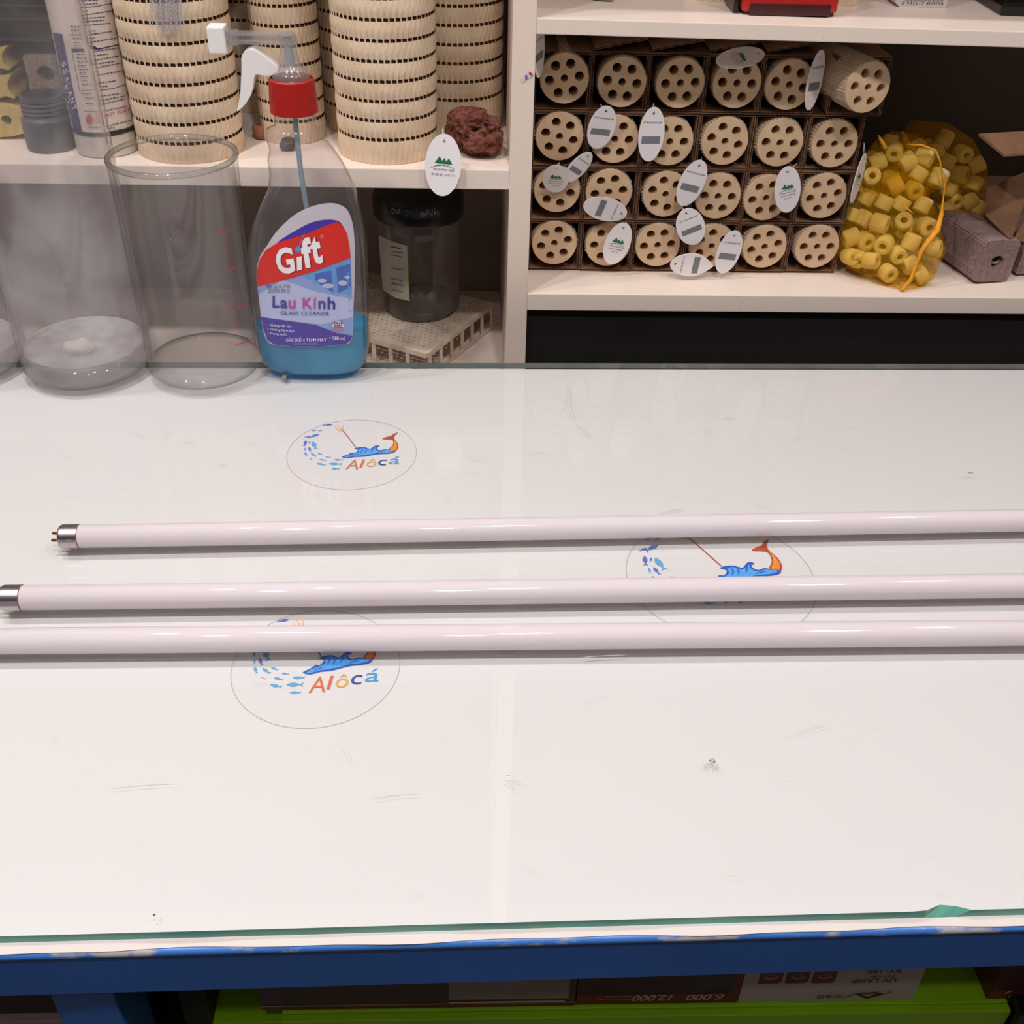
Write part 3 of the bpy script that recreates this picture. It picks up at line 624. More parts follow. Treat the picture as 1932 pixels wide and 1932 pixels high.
o = a.build('label', sb, bfn, cut=9, lift=0.00002); o['label'] = 'printed red, blue and violet front label'

# ================================================================== CREAM CERAMIC MESH COLUMNS
def column_mesh(R, H, first, pitch=0.016, hh=0.0026, n=54):
    """ribbed wrapping with rows of open holes round a core coloured brown as shaded ceramic"""
    bm = bmesh.new(); m = n * 4
    zs = []; z = 0.0; lv = [(0.0, 'b')]
    k = 0
    edges = [0.0]
    while first + k * pitch < H - 0.004:
        a0 = first + k * pitch; edges += [a0 - hh / 2, a0 + hh / 2]; k += 1
    edges.append(H)
    prev = None
    for i in range(len(edges) - 1):
        z0, z1 = edges[i], edges[i + 1]; hole = i % 2 == 1
        sub = 1 if hole else 4
        for s_ in range(sub + (1 if i == len(edges) - 2 else 0)):
            zz = z0 + (z1 - z0) * s_ / sub
            bul = 0 if hole else math.sin(PI * s_ / sub) * 0.0005
            ring = []
            for q in range(m):
                ph = q / m * n; sl = (zz / 0.016) * 0.9
                rib = 0.00075 * max(math.cos(2 * PI * (ph - 0.5 * (s_ / sub))), math.cos(2 * PI * (ph + 0.5 * (s_ / sub)))) - 0.0003
                wig = 0.00018 * math.cos(2 * PI * ph * 2 + s_ * 2.1 + i)
                rr_ = R - 0.0008 + bul + (0 if hole and s_ == 0 else rib + wig)
                an = 2 * PI * (q + (0.0 if hole else 0.5 * s_ / sub * 0)) / m
                ring.append(bm.verts.new((rr_ * math.cos(an), rr_ * math.sin(an), zz)))
            if prev is not None:
                ph_hole, R0 = prev
                for q in range(m):
                    if ph_hole and q % 4 != 0: continue
                    bm.faces.new((R0[q], R0[(q + 1) % m], ring[(q + 1) % m], ring[q]))
            prev = (hole, ring)
    return bm
def ceramic_column(cx, cy, R, H, first, label, n=54, z=0.8897, rotz=0.0):
    r = empty('ceramic_column', (cx, cy, z), label, 'ceramic column', 'ribbed cream ceramic columns on the left shelf', rot=(0, 0, rotz))
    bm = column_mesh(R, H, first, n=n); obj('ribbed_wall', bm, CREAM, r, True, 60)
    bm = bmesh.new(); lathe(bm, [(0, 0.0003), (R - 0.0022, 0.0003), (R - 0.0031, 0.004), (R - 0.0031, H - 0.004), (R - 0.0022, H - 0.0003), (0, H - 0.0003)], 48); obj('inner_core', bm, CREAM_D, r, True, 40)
    return r
ceramic_column(-0.2520, 0.9795, 0.0465, 0.20, 0.0170, 'big cream ribbed ceramic column behind the beaker, beside the white sealant tube')
ceramic_column(-0.0770, 0.9825, 0.0445, 0.20, 0.0212, 'big cream ribbed ceramic column standing frontmost, between spray bottle and lava rock')
ceramic_column(-0.0175, 1.0660, 0.0445, 0.20, 0.0325, 'cream ribbed ceramic column behind the lava rock, beside the upright')
ceramic_column(-0.1050, 1.0620, 0.0380, 0.20, 0.0240, 'cream ceramic column half hidden behind the frontmost one, with larger holes', n=40)
ceramic_column(-0.1670, 1.0200, 0.0300, 0.20, 0.0200, 'slimmer cream ceramic column directly behind the spray bottle head', n=40)
ceramic_column(-0.2180, 1.1200, 0.0320, 0.20, 0.0200, 'slim cream ceramic column in deep shadow behind the nozzle', n=36)
# small clay ring
bm = bmesh.new(); lathe(bm, [(0.006, 0.012), (0.0055, 0.002), (0.007, 0.0), (0.0095, 0.001), (0.0105, 0.006), (0.0100, 0.011), (0.0085, 0.013), (0.006, 0.012)], 32)
o = obj('clay_ring', bm, mat('clay', (170, 116, 86), 0.9, noise=0.3, nscale=120), smooth=True); o.location = (-0.1930, 1.012, 0.8897); tag(o, 'small brown clay ring on the shelf beside the spray bottle neck', 'clay ring')
def rock(name, c, sx, sy, sz, m, seed, label, cat, sub=4, pits=26, amp=0.25, pit=0.16, rot=0.0):
    rr = random.Random(seed); bm = bmesh.new(); bmesh.ops.create_icosphere(bm, subdivisions=sub, radius=1)
    dirs = [Vector((rr.gauss(0, 1), rr.gauss(0, 1), rr.gauss(0, 1))).normalized() for _ in range(7)]
    pd = [(Vector((rr.gauss(0, 1), rr.gauss(0, 1), rr.gauss(0, 1))).normalized(), rr.uniform(0.08, 0.22), rr.uniform(.4, 1)) for _ in range(pits)]
    for v in bm.verts:
        n = v.co.normalized(); k = 1.0
        for i, d in enumerate(dirs): k += amp * 0.3 * math.sin(3 * n.dot(d) + i)
        for d, rad, a_ in pd:
            t = (n - d).length / rad
            if t < 1: k -= pit * a_ * (1 - t * t)
        k += rr.uniform(-0.012, 0.012)
        q = n * k; q = Vector([math.copysign(abs(t_) ** 0.85, t_) for t_ in q]); v.co = Vector((q.x * sx, q.y * sy, q.z * sz))
    zmin = min(v.co.z for v in bm.verts)
    for v in bm.verts: v.co.z -= zmin
    o = obj(name, bm, m, smooth=False); o.location = c; o.rotation_euler = (0, 0, rot); tag(o, label, cat); return o
rock('lava_rock', (0.0030, 0.9750, 0.8896), 0.0270, 0.019, 0.0205, LAVA, 5, 'dark red porous lava rock on the left shelf beside the upright', 'lava rock', sub=6, pits=260, pit=0.22)
rock('dark_pebble', (-0.1660, 0.976, 0.8896), 0.0080, 0.006, 0.0055, mat('dark_pebble', (74, 58, 52), 0.5, noise=0.4, nscale=200), 8, 'small dark glinting pebble on the shelf seen through the spray bottle', 'pebble', sub=3, pits=10)

# ================================================================== SEALANT TUBE, BLACK POT, POROUS MEDIA
SX, SYY, SR = -0.3245, 0.9720, 0.0262
st = empty('sealant_cartridge', (SX, SYY, 0.8897), 'white sealant cartridge with printed text and a blue band, beside the ceramic columns', 'sealant cartridge')
bm = bmesh.new(); lathe(bm, [(0, 0), (SR - .001, 0), (SR, 0.001), (SR, 0.0185), (0, 0.0185)], 56); obj('clear_base', bm, mat('translucent_base', (205, 196, 186), 0.3, noise=0.05), st, True, 40)
bm = bmesh.new(); lathe(bm, [(SR + .0002, 0.0185), (SR + .0002, 0.0222)], 56, cap=True); obj('green_ring', bm, mat('dark_green_ring', (44, 62, 48), 0.4, noise=0.1), st, True, 40)
bm = bmesh.new(); lathe(bm, [(SR, 0.0222), (SR, 0.20), (0, 0.20)], 56); obj('cartridge_wall', bm, mat('cartridge_white', (222, 208, 198), 0.35, noise=0.02), st, True, 40)
a = Art(flip=True)
NB = mat('print_navy', (40, 40, 110), 0.4, noise=0.1); TXT = mat('print_slate', (70, 66, 92), 0.5, noise=0.1); RDT = mat('print_scarlet', (196, 60, 60), 0.5)
def K(L): return [(x / 6.438, y / 6.438) for x, y in L]
a.poly(K([(640, 395), (755, 415), (800, 650), (880, 1050), (1005, 1640), (905, 1615), (790, 1150), (690, 640)]), NB)
for i, ch in enumerate('SEALANT'):
    x, y = K([(735 + i * 21, 770 + i * 88)])[0]; a.text(ch, x, y, 8.5, 9, LT, rot=-1.28 + PI / 2 - 1.35)
a.poly(K([(1090, 550), (1145, 555), (1190, 590), (1450, 535), (1452, 545), (1200, 603), (1098, 598)]), NB)
a.poly(K([(865, 590), (1020, 590), (1030, 630), (875, 635)]), NB)
a.stroke(K([(985, 95), (1180, 75), (1370, 40)]), 1.2, TXT); a.stroke(K([(1205, 1098), (1380, 1075), (1530, 1025)]), 1.2, TXT)
a.stroke(K([(875, 635), (965, 1100), (1190, 1085)]), 0.8, TXT)
rr = random.Random(11)
LINES = [(985, 10, 1190, 0), (1000, 55, 1185, 42), (1005, 140, 1060, 130), (1008, 185, 1380, 130), (1015, 225, 1275, 205), (1025, 265, 1270, 245), (1035, 310, 1335, 282), (1070, 425, 1370, 380), (1080, 468, 1160, 460), (1090, 515, 1415, 462), (1120, 630, 1440, 580), (1125, 680, 1320, 655), (1135, 735, 1450, 680), (1145, 780, 1390, 745), (1155, 825, 1480, 765), (1165, 870, 1195, 865), (1175, 915, 1490, 860), (1195, 1010, 1415, 980), (1205, 1055, 1310, 1045), (1215, 1170, 1460, 1135), (1225, 1220, 1520, 1165), (1240, 1265, 1530, 1200), (1255, 1350, 1550, 1290), (1290, 1535, 1600, 1460), (1300, 1560, 1400, 1548), (1310, 1605, 1625, 1540), (1325, 1640, 1630, 1580),
         (850, 320, 980, 322), (860, 365, 960, 366), (860, 420, 1000, 420), (880, 465, 1000, 465), (890, 515, 960, 515), (900, 555, 990, 555), (925, 660, 1030, 660), (930, 705, 1050, 705), (940, 750, 1080, 748), (950, 798, 1050, 797), (960, 843, 1070, 843), (965, 888, 1060, 885), (980, 932, 1080, 930), (985, 977, 1060, 975), (995, 1025, 1120, 1022), (990, 1140, 1110, 1138), (1035, 1190, 1160, 1187), (1040, 1258, 1140, 1256), (1020, 1350, 1210, 1357), (1065, 1545, 1230, 1545), (1080, 1617, 1220, 1615)]
for (x0, y0, x1, y1) in LINES:
    n = max(1, int((x1 - x0) / 42)); x = x0
    while x < x1 - 8:
        w_ = rr.uniform(18, 46); w_ = min(w_, x1 - x); f = lambda t: y0 + (y1 - y0) * (t - x0) / (x1 - x0)
        a.stroke(K([(x, f(x)), (x + w_, f(x + w_))]), 1.7, TXT); x += w_ + 9
xx, yy = K([(1072, 398)])[0]; a.text('dụng', xx, yy, 14, 5.5, NB, rot=0.12)
xx, yy = K([(1270, 1425)])[0]; a.text('HUY ANH', xx, yy, 48, 6.5, RDT, rot=0.24)
xx, yy = K([(1082, 1448)])[0]; a.ell(xx, yy, 6.5, 9, RDT); xx, yy = K([(1180, 1435)])[0]; a.ell(xx, yy, 6, 7, mat('print_pale_red', (206, 170, 160), 0.5))
a.build('print', st, lambda u, v, h: raycyl(u, v, SX, SYY, SR + 0.0002 + h) - Vector((SX, SYY, 0.8897)), cut=6, lift=0.000004)
# black threaded pot
BK = mat('grey_black_plastic', (52, 52, 58), 0.5, rgb2=(86, 84, 90), nscale=60)
bm = bmesh.new(); prof = [(0, 0), (0.0195, 0), (0.0208, 0.002), (0.0212, 0.020), (0.0205, 0.026), (0.0175, 0.029)]
for k in range(3): prof += [(0.0170, 0.030 + k * 0.0036), (0.0186, 0.0312 + k * 0.0036), (0.0186, 0.0322 + k * 0.0036), (0.0170, 0.0334 + k * 0.0036)]
prof += [(0.0180, 0.0415), (0.0178, 0.0455), (0.0160, 0.0458), (0.0152, 0.043), (0.0150, 0.02), (0, 0.02)]
lathe(bm, prof, 48); o = obj('threaded_pot', bm, BK, smooth=True, sharp=35); o.location = (-0.3745, 0.9760, 0.8897); tag(o, 'small open black plastic pot with a threaded neck behind the tall hazy cylinder', 'threaded pot')
def porous_block(c, W, D, H, m, label, hole=0.0075, seed=1, rot=(0, 0, 0), name='porous_block', lobes=0.12, cat='porous block', nl=4, hy=0.0):
    """bar seen end-on with one round hole through it"""
    rr = random.Random(seed); n = 72
    outer = []
    for k in range(n):
        t = 2 * PI * k / n; c_, s_ = math.cos(t), math.sin(t); e = 2 / 5
        x = math.copysign(abs(c_) ** e, c_); z = math.copysign(abs(s_) ** e, s_); f = 1 - lobes * (0.5 + 0.5 * math.cos(nl * t)) + rr.uniform(-.02, .02)
        outer.append((x * W / 2 * f, z * H / 2 * f))
    inner = [(hole * math.cos(2 * PI * k / 36) * (1 + .12 * math.sin(3 * 2 * PI * k / 36)), hy + hole * math.sin(2 * PI * k / 36)) for k in range(36)]
    bm = bmesh.new(); P3 = [[Vector((x, z, 0)) for x, z in outer], [Vector((x, z, 0)) for x, z in inner]]
    flat = outer + inner; tri = geometry.tessellate_polygon(P3)
    fr = [bm.verts.new((x * .985, 0, z * .985)) for x, z in outer] + [bm.verts.new((x, 0, z)) for x, z in inner]
    for t in tri: bm.faces.new([fr[i] for i in t])
    bk_ = [bm.verts.new((x, D, z)) for x, z in flat]; md = [bm.verts.new((x, 0.0015, z)) for x, z in outer]
    for k in range(n):
        k2 = (k + 1) % n; bm.faces.new((fr[k], fr[k2], md[k2], md[k])); bm.faces.new((md[k], md[k2], bk_[k2], bk_[k]))
    for k in range(36):
        k2 = (k + 1) % 36; bm.faces.new((fr[n + k2], fr[n + k], bk_[n + k], bk_[n + k2]))
    for t in tri: bm.faces.new([bk_[i] for i in reversed(t)])
    o = obj(name, bm, m); o.location = c; o.rotation_euler = rot; tag(o, label, cat); return o
GPOR = mat('porous_pinkish', (176, 152, 140), 0.95, rgb2=(138, 116, 104), nscale=300, bump=1.0, bscale=900)
porous_block((-0.3760, 1.0020, 0.8897 + 0.0550), 0.038, 0.10, 0.034, GPOR, 'rough pinkish porous block with a round hole, behind the black pot', seed=3, hole=0.0072)
porous_block((-0.3700, 1.0020, 0.8897 + 0.0190), 0.042, 0.10, 0.036, GPOR, 'porous block under the pinkish one, mostly hidden by the black pot', seed=4)
for k, (px, zc, W, H, nm) in enumerate(((14, 0.0170, 0.050, 0.034, 'lowest'), (6, 0.0460, 0.036, 0.024, 'in its middle'), (8, 0.0690, 0.036, 0.022, 'topmost'))):
    x = aty(px, 200, 0.995).x
    porous_block((x - 0.004, 0.995, 0.8897 + zc), W, 0.09, H, YPOR, nm + ' of the yellow porous bars piled at the left photo edge', seed=10 + k, lobes=0.3, hole=0.0045, name='porous_bar', cat='porous bar', nl=5)
# dark tub on top
TUB = glass('smoky_plastic', (0.30, 0.28, 0.27), (0.1, 0.1, 0.1), haze=0.12, hazecol=(0.10, 0.09, 0.08), rough=0.1, refl=1.5)
tu = empty('smoky_tub', (-0.40, 1.03, 0.8897 + 0.0815), 'smoky dark plastic tub resting on the porous pieces in the upper left corner', 'plastic tub')
bm = bmesh.new(); box(bm, -0.055, 0.045, -0.03, 0.10, 0, 0.018, bev=0.004); obj('tub_body', bm, TUB, tu)
bm = bmesh.new(); box(bm, -0.058, 0.048, -0.033, 0.103, 0.018, 0.024, bev=0.002); obj('rim', bm, mat('smoky_rim', (48, 44, 40), 0.25, noise=0.2), tu)
bm = bmesh.new(); box(bm, -0.053, 0.043, -0.028, 0.098, 0.024, 0.060, bev=0.006); obj('lid_dome', bm, TUB, tu)
# hanging grey mesh bag corner in front of the first column
NETG = glass('grey_net', (0.92, 0.92, 0.95), (0.6, 0.6, 0.65), haze=0.5, hazecol=(0.62, 0.60, 0.66), rough=0.3, refl=0.3, hscale=300)
nt_ = empty('net_bag_corner', (-0.245, 0.926, 0.995), 'grey net bag hanging down in front of the big left ceramic column', 'net bag')
a = Art(flip=True)
pts = [(283, -60), (343, -60), (342, 20), (342, 48), (330, 60), (318, 66), (303, 58), (297, 46), (290, 24), (281, 12)]
a.poly(pts, NETG)
NETL = mat('net_thread', (196, 194, 206), 0.5, noise=0.05)
a.build('net_film', nt_, lambda u, v, h: raycyl(u, v, -0.252, 0.9795, 0.0505 + 0.001 * math.sin(u * .5)) - Vector((-0.245, 0.926, 0.995)), cut=5, lift=0)
a = Art(flip=True)
for i in range(-3, 9):
    for sg in (1, -1):
        L = []
        for j in range(14):
            y = -55 + j * 8.5; x = 283 + i * 9 + (4.5 if (j + (sg > 0)) % 2 else 0) * 1.0 + y * 0.06
            if 282 < x < 343 and y < 62: L.append((x, y))
        if len(L) > 2: a.stroke(L, 0.9, NETL)
a.build('net_threads', nt_, lambda u, v, h: raycyl(u, v, -0.252, 0.9795, 0.0510 + h) - Vector((-0.245, 0.926, 0.995)), lift=0)

# ================================================================== JAR AND RACK
FZ = 0.6672
rk = empty('plastic_rack', (-0.0462, 0.9590, FZ), 'low white plastic grid rack with slatted sides in the lower left bay', 'rack', rot=(0, 0, math.atan2(0.118, 0.0674)))
LA, LBk, TZ = 0.136, 0.180, 0.0285
# local x along right-hand side, local y to the left/back
bm = bmesh.new(); px_, ni, nj = 0.003, int(LA / 0.003), int(LBk / 0.003)
vv = {}
def gv(i, j):
    if (i, j) not in vv: vv[(i, j)] = bm.verts.new((i * px_, j * px_, TZ))
    return vv[(i, j)]
for i in range(ni):
    for j in range(nj):
        edge = i < 2 or j < 2 or i > ni - 3 or j > nj - 3 or i in (22, 23) or j in (17, 18, 35, 36)
        if not edge and i % 2 == 1 and (j + (i // 2) % 2) % 2 == 0: continue
        bm.faces.new((gv(i, j), gv(i + 1, j), gv(i + 1, j + 1), gv(i, j + 1)))
o = obj('grid_top', bm, RACKW, rk); md = o.modifiers.new('thick', 'SOLIDIFY'); md.thickness = 0.0018; md.offset = -1
def bar(name, x0, x1, y0, y1, z0, z1):
    bm = bmesh.new(); box(bm, x0, x1, y0, y1, z0, z1, bev=0.0004); return obj(name, bm, RACKW, rk)
bar('top_rim', 0, LA, -0.0015, 0.0010, TZ - 0.005, TZ + 0.0004); bar('top_rim', -0.0015, 0.0010, 0, LBk, TZ - 0.005, TZ + 0.0004)
bar('bottom_rail', -0.001, LA + 0.004, -0.003, 0.000, 0, 0.003); bar('bottom_rail', -0.003, 0, 0, LBk, 0, 0.003)
for k in range(7): bar('slat', 0.003 + k * 0.0213, 0.003 + k * 0.0213 + 0.0045, -0.001, 0.0007, 0.0015, TZ - 0.003)
for k in range(1, 9): bar('slat', -0.001, 0.0007, k * 0.0205, k * 0.0205 + 0.0045, 0.0015, TZ - 0.003)
JX, JY, JZ = -0.0555, 1.060, FZ + TZ
jr = empty('glass_jar', (JX, JY, JZ + 0.0002), 'dusty empty glass jar with a black lid standing on the white rack', 'jar')
JG = glass('jar_glass', (0.90, 0.89, 0.86), (0.40, 0.39, 0.36), haze=0.22, hazecol=(0.66, 0.62, 0.56), rimpow=5, rough=0.06, hscale=25, refl=1.2)
bm = bmesh.new(); lathe(bm, [(0, 0), (0.030, 0), (0.034, 0.001), (0.0375, 0.006), (0.0405, 0.020), (0.0420, 0.045), (0.0428, 0.085), (0.0428, 0.104), (0.040, 0.109), (0.038, 0.112)], 56); obj('jar_body', bm, JG, jr, True)
bm = bmesh.new(); lathe(bm, [(0, 0.0004), (0.032, 0.0004), (0.0368, 0.006), (0.0385, 0.012), (0.025, 0.007), (0, 0.006)], 56); obj('dust_bottom', bm, glass('jar_dust', (0.55, 0.5, 0.45), (0.2, 0.2, 0.18), haze=0.3, hazecol=(0.32, 0.27, 0.22), rough=0.4, hscale=50), jr, True)
bm = bmesh.new(); lathe(bm, [(0.0405, 0.1055), (0.0445, 0.1055), (0.0460, 0.108), (0.0460, 0.124), (0.0435, 0.1310), (0.037, 0.1335), (0, 0.1335)], 64)
for v in bm.verts:
    k = round((math.atan2(v.co.y, v.co.x) % (2 * PI)) / (2 * PI) * 64)
    if v.co.z < 0.110 and k % 2: v.co.x *= 0.985; v.co.y *= 0.985
obj('lid', bm, BLACKP, jr, True, 35)
a = Art(flip=True)
JL = mat('jar_label', (196, 190, 172), 0.6, noise=0.08); JE = mat('jar_label_green', (120, 176, 60), 0.5)
a.poly(C4([(980, 300), (1080, 345), (1175, 372), (1190, 745), (1100, 725), (1010, 670)]), JL); a.stroke(C4([(1175, 372), (1190, 745)]), 1.6, JE)
for k, (x0, x1, y) in enumerate(((1060, 1130, 375), (1050, 1150, 405), (1060, 1140, 430), (1060, 1150, 520), (1060, 1140, 590), (1065, 1150, 625), (1070, 1145, 665))): a.stroke(C4([(x0, y), (x1, y + 16)]), 2.2 if k == 0 else 1.2, TXT)
LS_ = mat('lid_script', (150, 140, 150), 0.4); WB = mat('lid_violet', (96, 86, 130), 0.4)
a.build('jar_label', jr, lambda u, v, h: raycyl(u, v, JX, JY, 0.0432 + h) - Vector((JX, JY, JZ + 0.0002)), cut=6)
a = Art(flip=True)
for (s_, x0, y0, x1, h, m) in (('Quá', 1065, 160, 1130, 40, LS_), ('CHU', 1150, 175, 1215, 45, WB), ('KH', 1265, 180, 1300, 40, LS_), ('Vườn', 1300, 165, 1390, 45, LS_)):
    (px, py), (qx, _) = C4([(x0, y0), (x1, y0)]); a.text(s_, px, py, qx - px, h / 3.578, m)
a.build('lid_print', jr, lambda u, v, h: raycyl(u, v, JX, JY, 0.0463 + h) - Vector((JX, JY, JZ + 0.0002)), cut=6)

# ================================================================== CARDBOARD CELLS AND CERAMIC RODS
RT = 0.774; CW = 0.0503; CH = 0.0503
ORD = ['nearest the upright', 'second from the upright', 'third from the upright', 'fourth from the upright', 'fifth from the upright', 'sixth from the upright']
ROWN = ['top row', 'second row', 'third row', 'bottom row']
def fluted_wall(bm, a0, b0, nrm, depth, th=0.0021, pitch=0.0036):
    """corrugated sheet: two liners and a zigzag; a0->b0 is the front edge, runs back by depth along y"""
    a0, b0, nrm = Vector(a0), Vector(b0), Vector(nrm); d = b0 - a0; L = d.length; d.normalize(); D = Vector((0, depth, 0)); q = 0.0003
    for off in (0, th - q):
        p = a0 + nrm * off; prism(bm, [p, p + d * L, p + d * L + nrm * q, p + nrm * q], D, mi=0)
    n = max(2, int(L / pitch)) * 2; top, bot = [], []
    for i in range(n + 1):
        h = q * 1.2 if i % 2 else th - q * 2.2
        p = a0 + d * (L * i / n) + nrm * h
        top.append(p + nrm * q * .8); bot.append(p)
    for i in range(n):
        vs = [bm.verts.new(v) for v in (bot[i], bot[i + 1], bot[i + 1] + D, bot[i] + D)]; bm.faces.new(vs).material_index = 1
        v2 = [bm.verts.new(v) for v in (bot[i], bot[i + 1], top[i + 1], top[i])]; bm.faces.new(v2).material_index = 1
def cell_proto():
    bm = bmesh.new(); w, h, D = CW - 0.0004, CH - 0.0004, 0.19; th = 0.0021
    fluted_wall(bm, (0, 0, 0), (w, 0, 0), (0, 0, 1), D); fluted_wall(bm, (0, 0, h), (w, 0, h), (0, 0, -1), D)
    fluted_wall(bm, (0, 0, th), (0, 0, h - th), (1, 0, 0), D); fluted_wall(bm, (w, 0, th), (w, 0, h - th), (-1, 0, 0), D)
    box(bm, 0, w, D, D + 0.001, 0, h)
    return obj('cardboard_cell', bm, [CARD, CARD_E])
CG = 'long cardboard cells stacked on the right shelf'; RG = 'seven-hole ceramic rods in cardboard cells'
cell0 = cell_proto()
def rod_proto():
    r = empty('ceramic_rod', (0, 0, 0), 'x', 'ceramic rod', RG)
    R = 0.0210; D = 0.17; n = 64
    outer = [(R * math.cos(2 * PI * k / n), R * math.sin(2 * PI * k / n)) for k in range(n)]
    holes = [[(0.0033 * math.cos(2 * PI * k / 20), 0.0033 * math.sin(2 * PI * k / 20)) for k in range(20)]]
    for j in range(6):
        t = 2 * PI * j / 6 + 0.25; holes.append([(0.0131 * math.cos(t) + 0.0041 * math.cos(2 * PI * k / 22), 0.0131 * math.sin(t) + 0.0041 * math.sin(2 * PI * k / 22)) for k in range(22)])
    loops = [outer] + holes; flat = [p for L in loops for p in L]; tri = geometry.tessellate_polygon([[Vector((x, z, 0)) for x, z in L] for L in loops])
    bm = bmesh.new(); fr = [bm.verts.new((x, 0, z)) for x, z in flat]
    for t in tri: bm.faces.new([fr[i] for i in t])
    bev = [bm.verts.new((x * 1.018, 0.0006, z * 1.018)) for x, z in outer]; bk_ = [bm.verts.new((x, D, z)) for x, z in flat]
    for k in range(n):
        k2 = (k + 1) % n; bm.faces.new((fr[k], fr[k2], bev[k2], bev[k])); bm.faces.new((bev[k], bev[k2], bk_[k2], bk_[k]))
    s0 = n
    for L in holes:
        m_ = len(L)
        dp = [bm.verts.new((x, 0.05, z)) for x, z in L]
        for k in range(m_):
            k2 = (k + 1) % m_; bm.faces.new((fr[s0 + k2], fr[s0 + k], dp[k], dp[k2]))
        bm.faces.new(dp); s0 += m_
    bm.faces.new(bk_[:n])
    obj('rod_body', bm, RODF, r)
    bm = bmesh.new(); m_ = 150; A, B, C_ = [], [], []
    rr = random.Random(2)
    for k in range(m_):
        t = 2 * PI * k / m_; rad = 0.0223 + rr.uniform(-.0003, .0004) if k % 3 == 0 else 0.0207
        st_ = 0.0015 + rr.uniform(0, .0012)
        A.append(bm.verts.new((rad * math.cos(t), st_, rad * math.sin(t)))); B.append(bm.verts.new((rad * math.cos(t + .5), D - 0.002, rad * math.sin(t + .5)))); C_.append(bm.verts.new((0.0205 * math.cos(t), 0.003, 0.0205 * math.sin(t))))
    for k in range(m_):
        k2 = (k + 1) % m_; bm.faces.new((A[k], A[k2], B[k2], B[k])); bm.faces.new((C_[k], C_[k2], A[k2], A[k]))
    obj('ribbed_side', bm, RODR, r)
    return r
rod0 = rod_proto()
def copy_tree(o, parent=None):
    c = o.copy(); COL.objects.link(c)
    if parent: c.parent = parent
    for ch in list(o.children): copy_tree(ch, c)
    return c
rowpx = [[(1065, 148), (1174, 155), (1284, 157), (1391, 157), (1490, 160), (1638, 165)], [(1054, 258), (1160, 263), (1264, 268), (1368, 267), (1472, 270), (1575, 272)], [(1047, 358), (1149, 363), (1256, 367), (1355, 371), (1446, 374), (1555, 370)], [(1046, 459), (1147, 462), (1241, 463), (1343, 465), (1443, 466), (1542, 466)]]
yaws = [[0.0, 0.05, 0.1, 0.12, 0.14, 0.32], [0.0, 0.03, 0.06, 0.1, 0.15, 0.17], [0.02, 0, 0.05, 0.1, 0.16, 0.14], [0.0, 0.02, 0.0, 0.08, 0.12, 0.14]]
first = True; fc = True
X0 = 0.0525
for r_ in range(4):
    z0 = RT + 0.0002 + (3 - r_) * (CH + 0.0001)
    for c_ in range(6):
        dx = 0.0; ez = 0.0
        if r_ == 0 and c_ == 5: dx = 0.012
        c = cell0 if fc else cell0.copy()
        if not fc: COL.objects.link(c)
        fc = False
        c.location = (X0 + c_ * CW + dx, 0.9835 + random.uniform(-.0015, .0015), z0)
        tag(c, 'open cardboard cell in the %s, %s' % (ROWN[r_], ORD[c_]) + (', shifted aside' if dx else ''), 'cardboard cell', CG)
        rd = rod0 if first else copy_tree(rod0); first = False
        yf = 0.9800 if r_ else 0.978
        if r_ == 0 and c_ == 5: yf = 0.955
        p = aty(*rowpx[r_][c_], yf)
        zc = z0 + 0.0021 + 0.0226
        p.z = max(p.z, z0 + 0.0022 + 0.0227) if r_ or c_ != 5 else p.z
        if c_ == 0: p.x = max(p.x, X0 + 0.0021 + 0.0227)
        rd.location = p; rd.rotation_euler = (0, random.uniform(0, 1.0), 0)
        e = Matrix.Rotation(yaws[r_][c_] * (0.35 if not (r_ == 0 and c_ == 5) else 0.8), 4, 'Z') @ Matrix.Rotation([0.1, 0.35, 0.2, 0.3, 0.45, 0.35, 0.5, 0.3, 0.25, 0.5, 0.3, 0.25, 0.5, 0.1, 0.55, 0.3, 0.1, 0.05, 0, 0.2, 0.15, 0.75, 0.0, 0.25][r_ * 6 + c_], 4, 'Y')
        rd.rotation_euler = e.to_euler()
        lab = 'cream ceramic rod with seven holes in the %s, %s' % (ROWN[r_], ORD[c_])
        if r_ == 0 and c_ == 5: lab = 'cream ceramic rod sticking out crookedly at the outer end of the top row'
        tag(rd, lab, 'ceramic rod', RG)
# loose flaps above the top cells
for k in range(1, 5):
    bm = bmesh.new(); fluted_wall(bm, (0, 0, 0), (0.046, 0, 0), (0, 0, 1), 0.12, th=0.0018)
    o = obj('cardboard_flap', bm, [CARD, CARD_E]); o.location = (X0 + k * CW + 0.002, 0.986, RT + 4 * CH + 0.0012); o.rotation_euler = (0, -0.20, 0)
    tag(o, 'thin cardboard flap tilted up over the top row, %s' % ORD[k], 'cardboard flap', 'tilted flaps over the top cells')

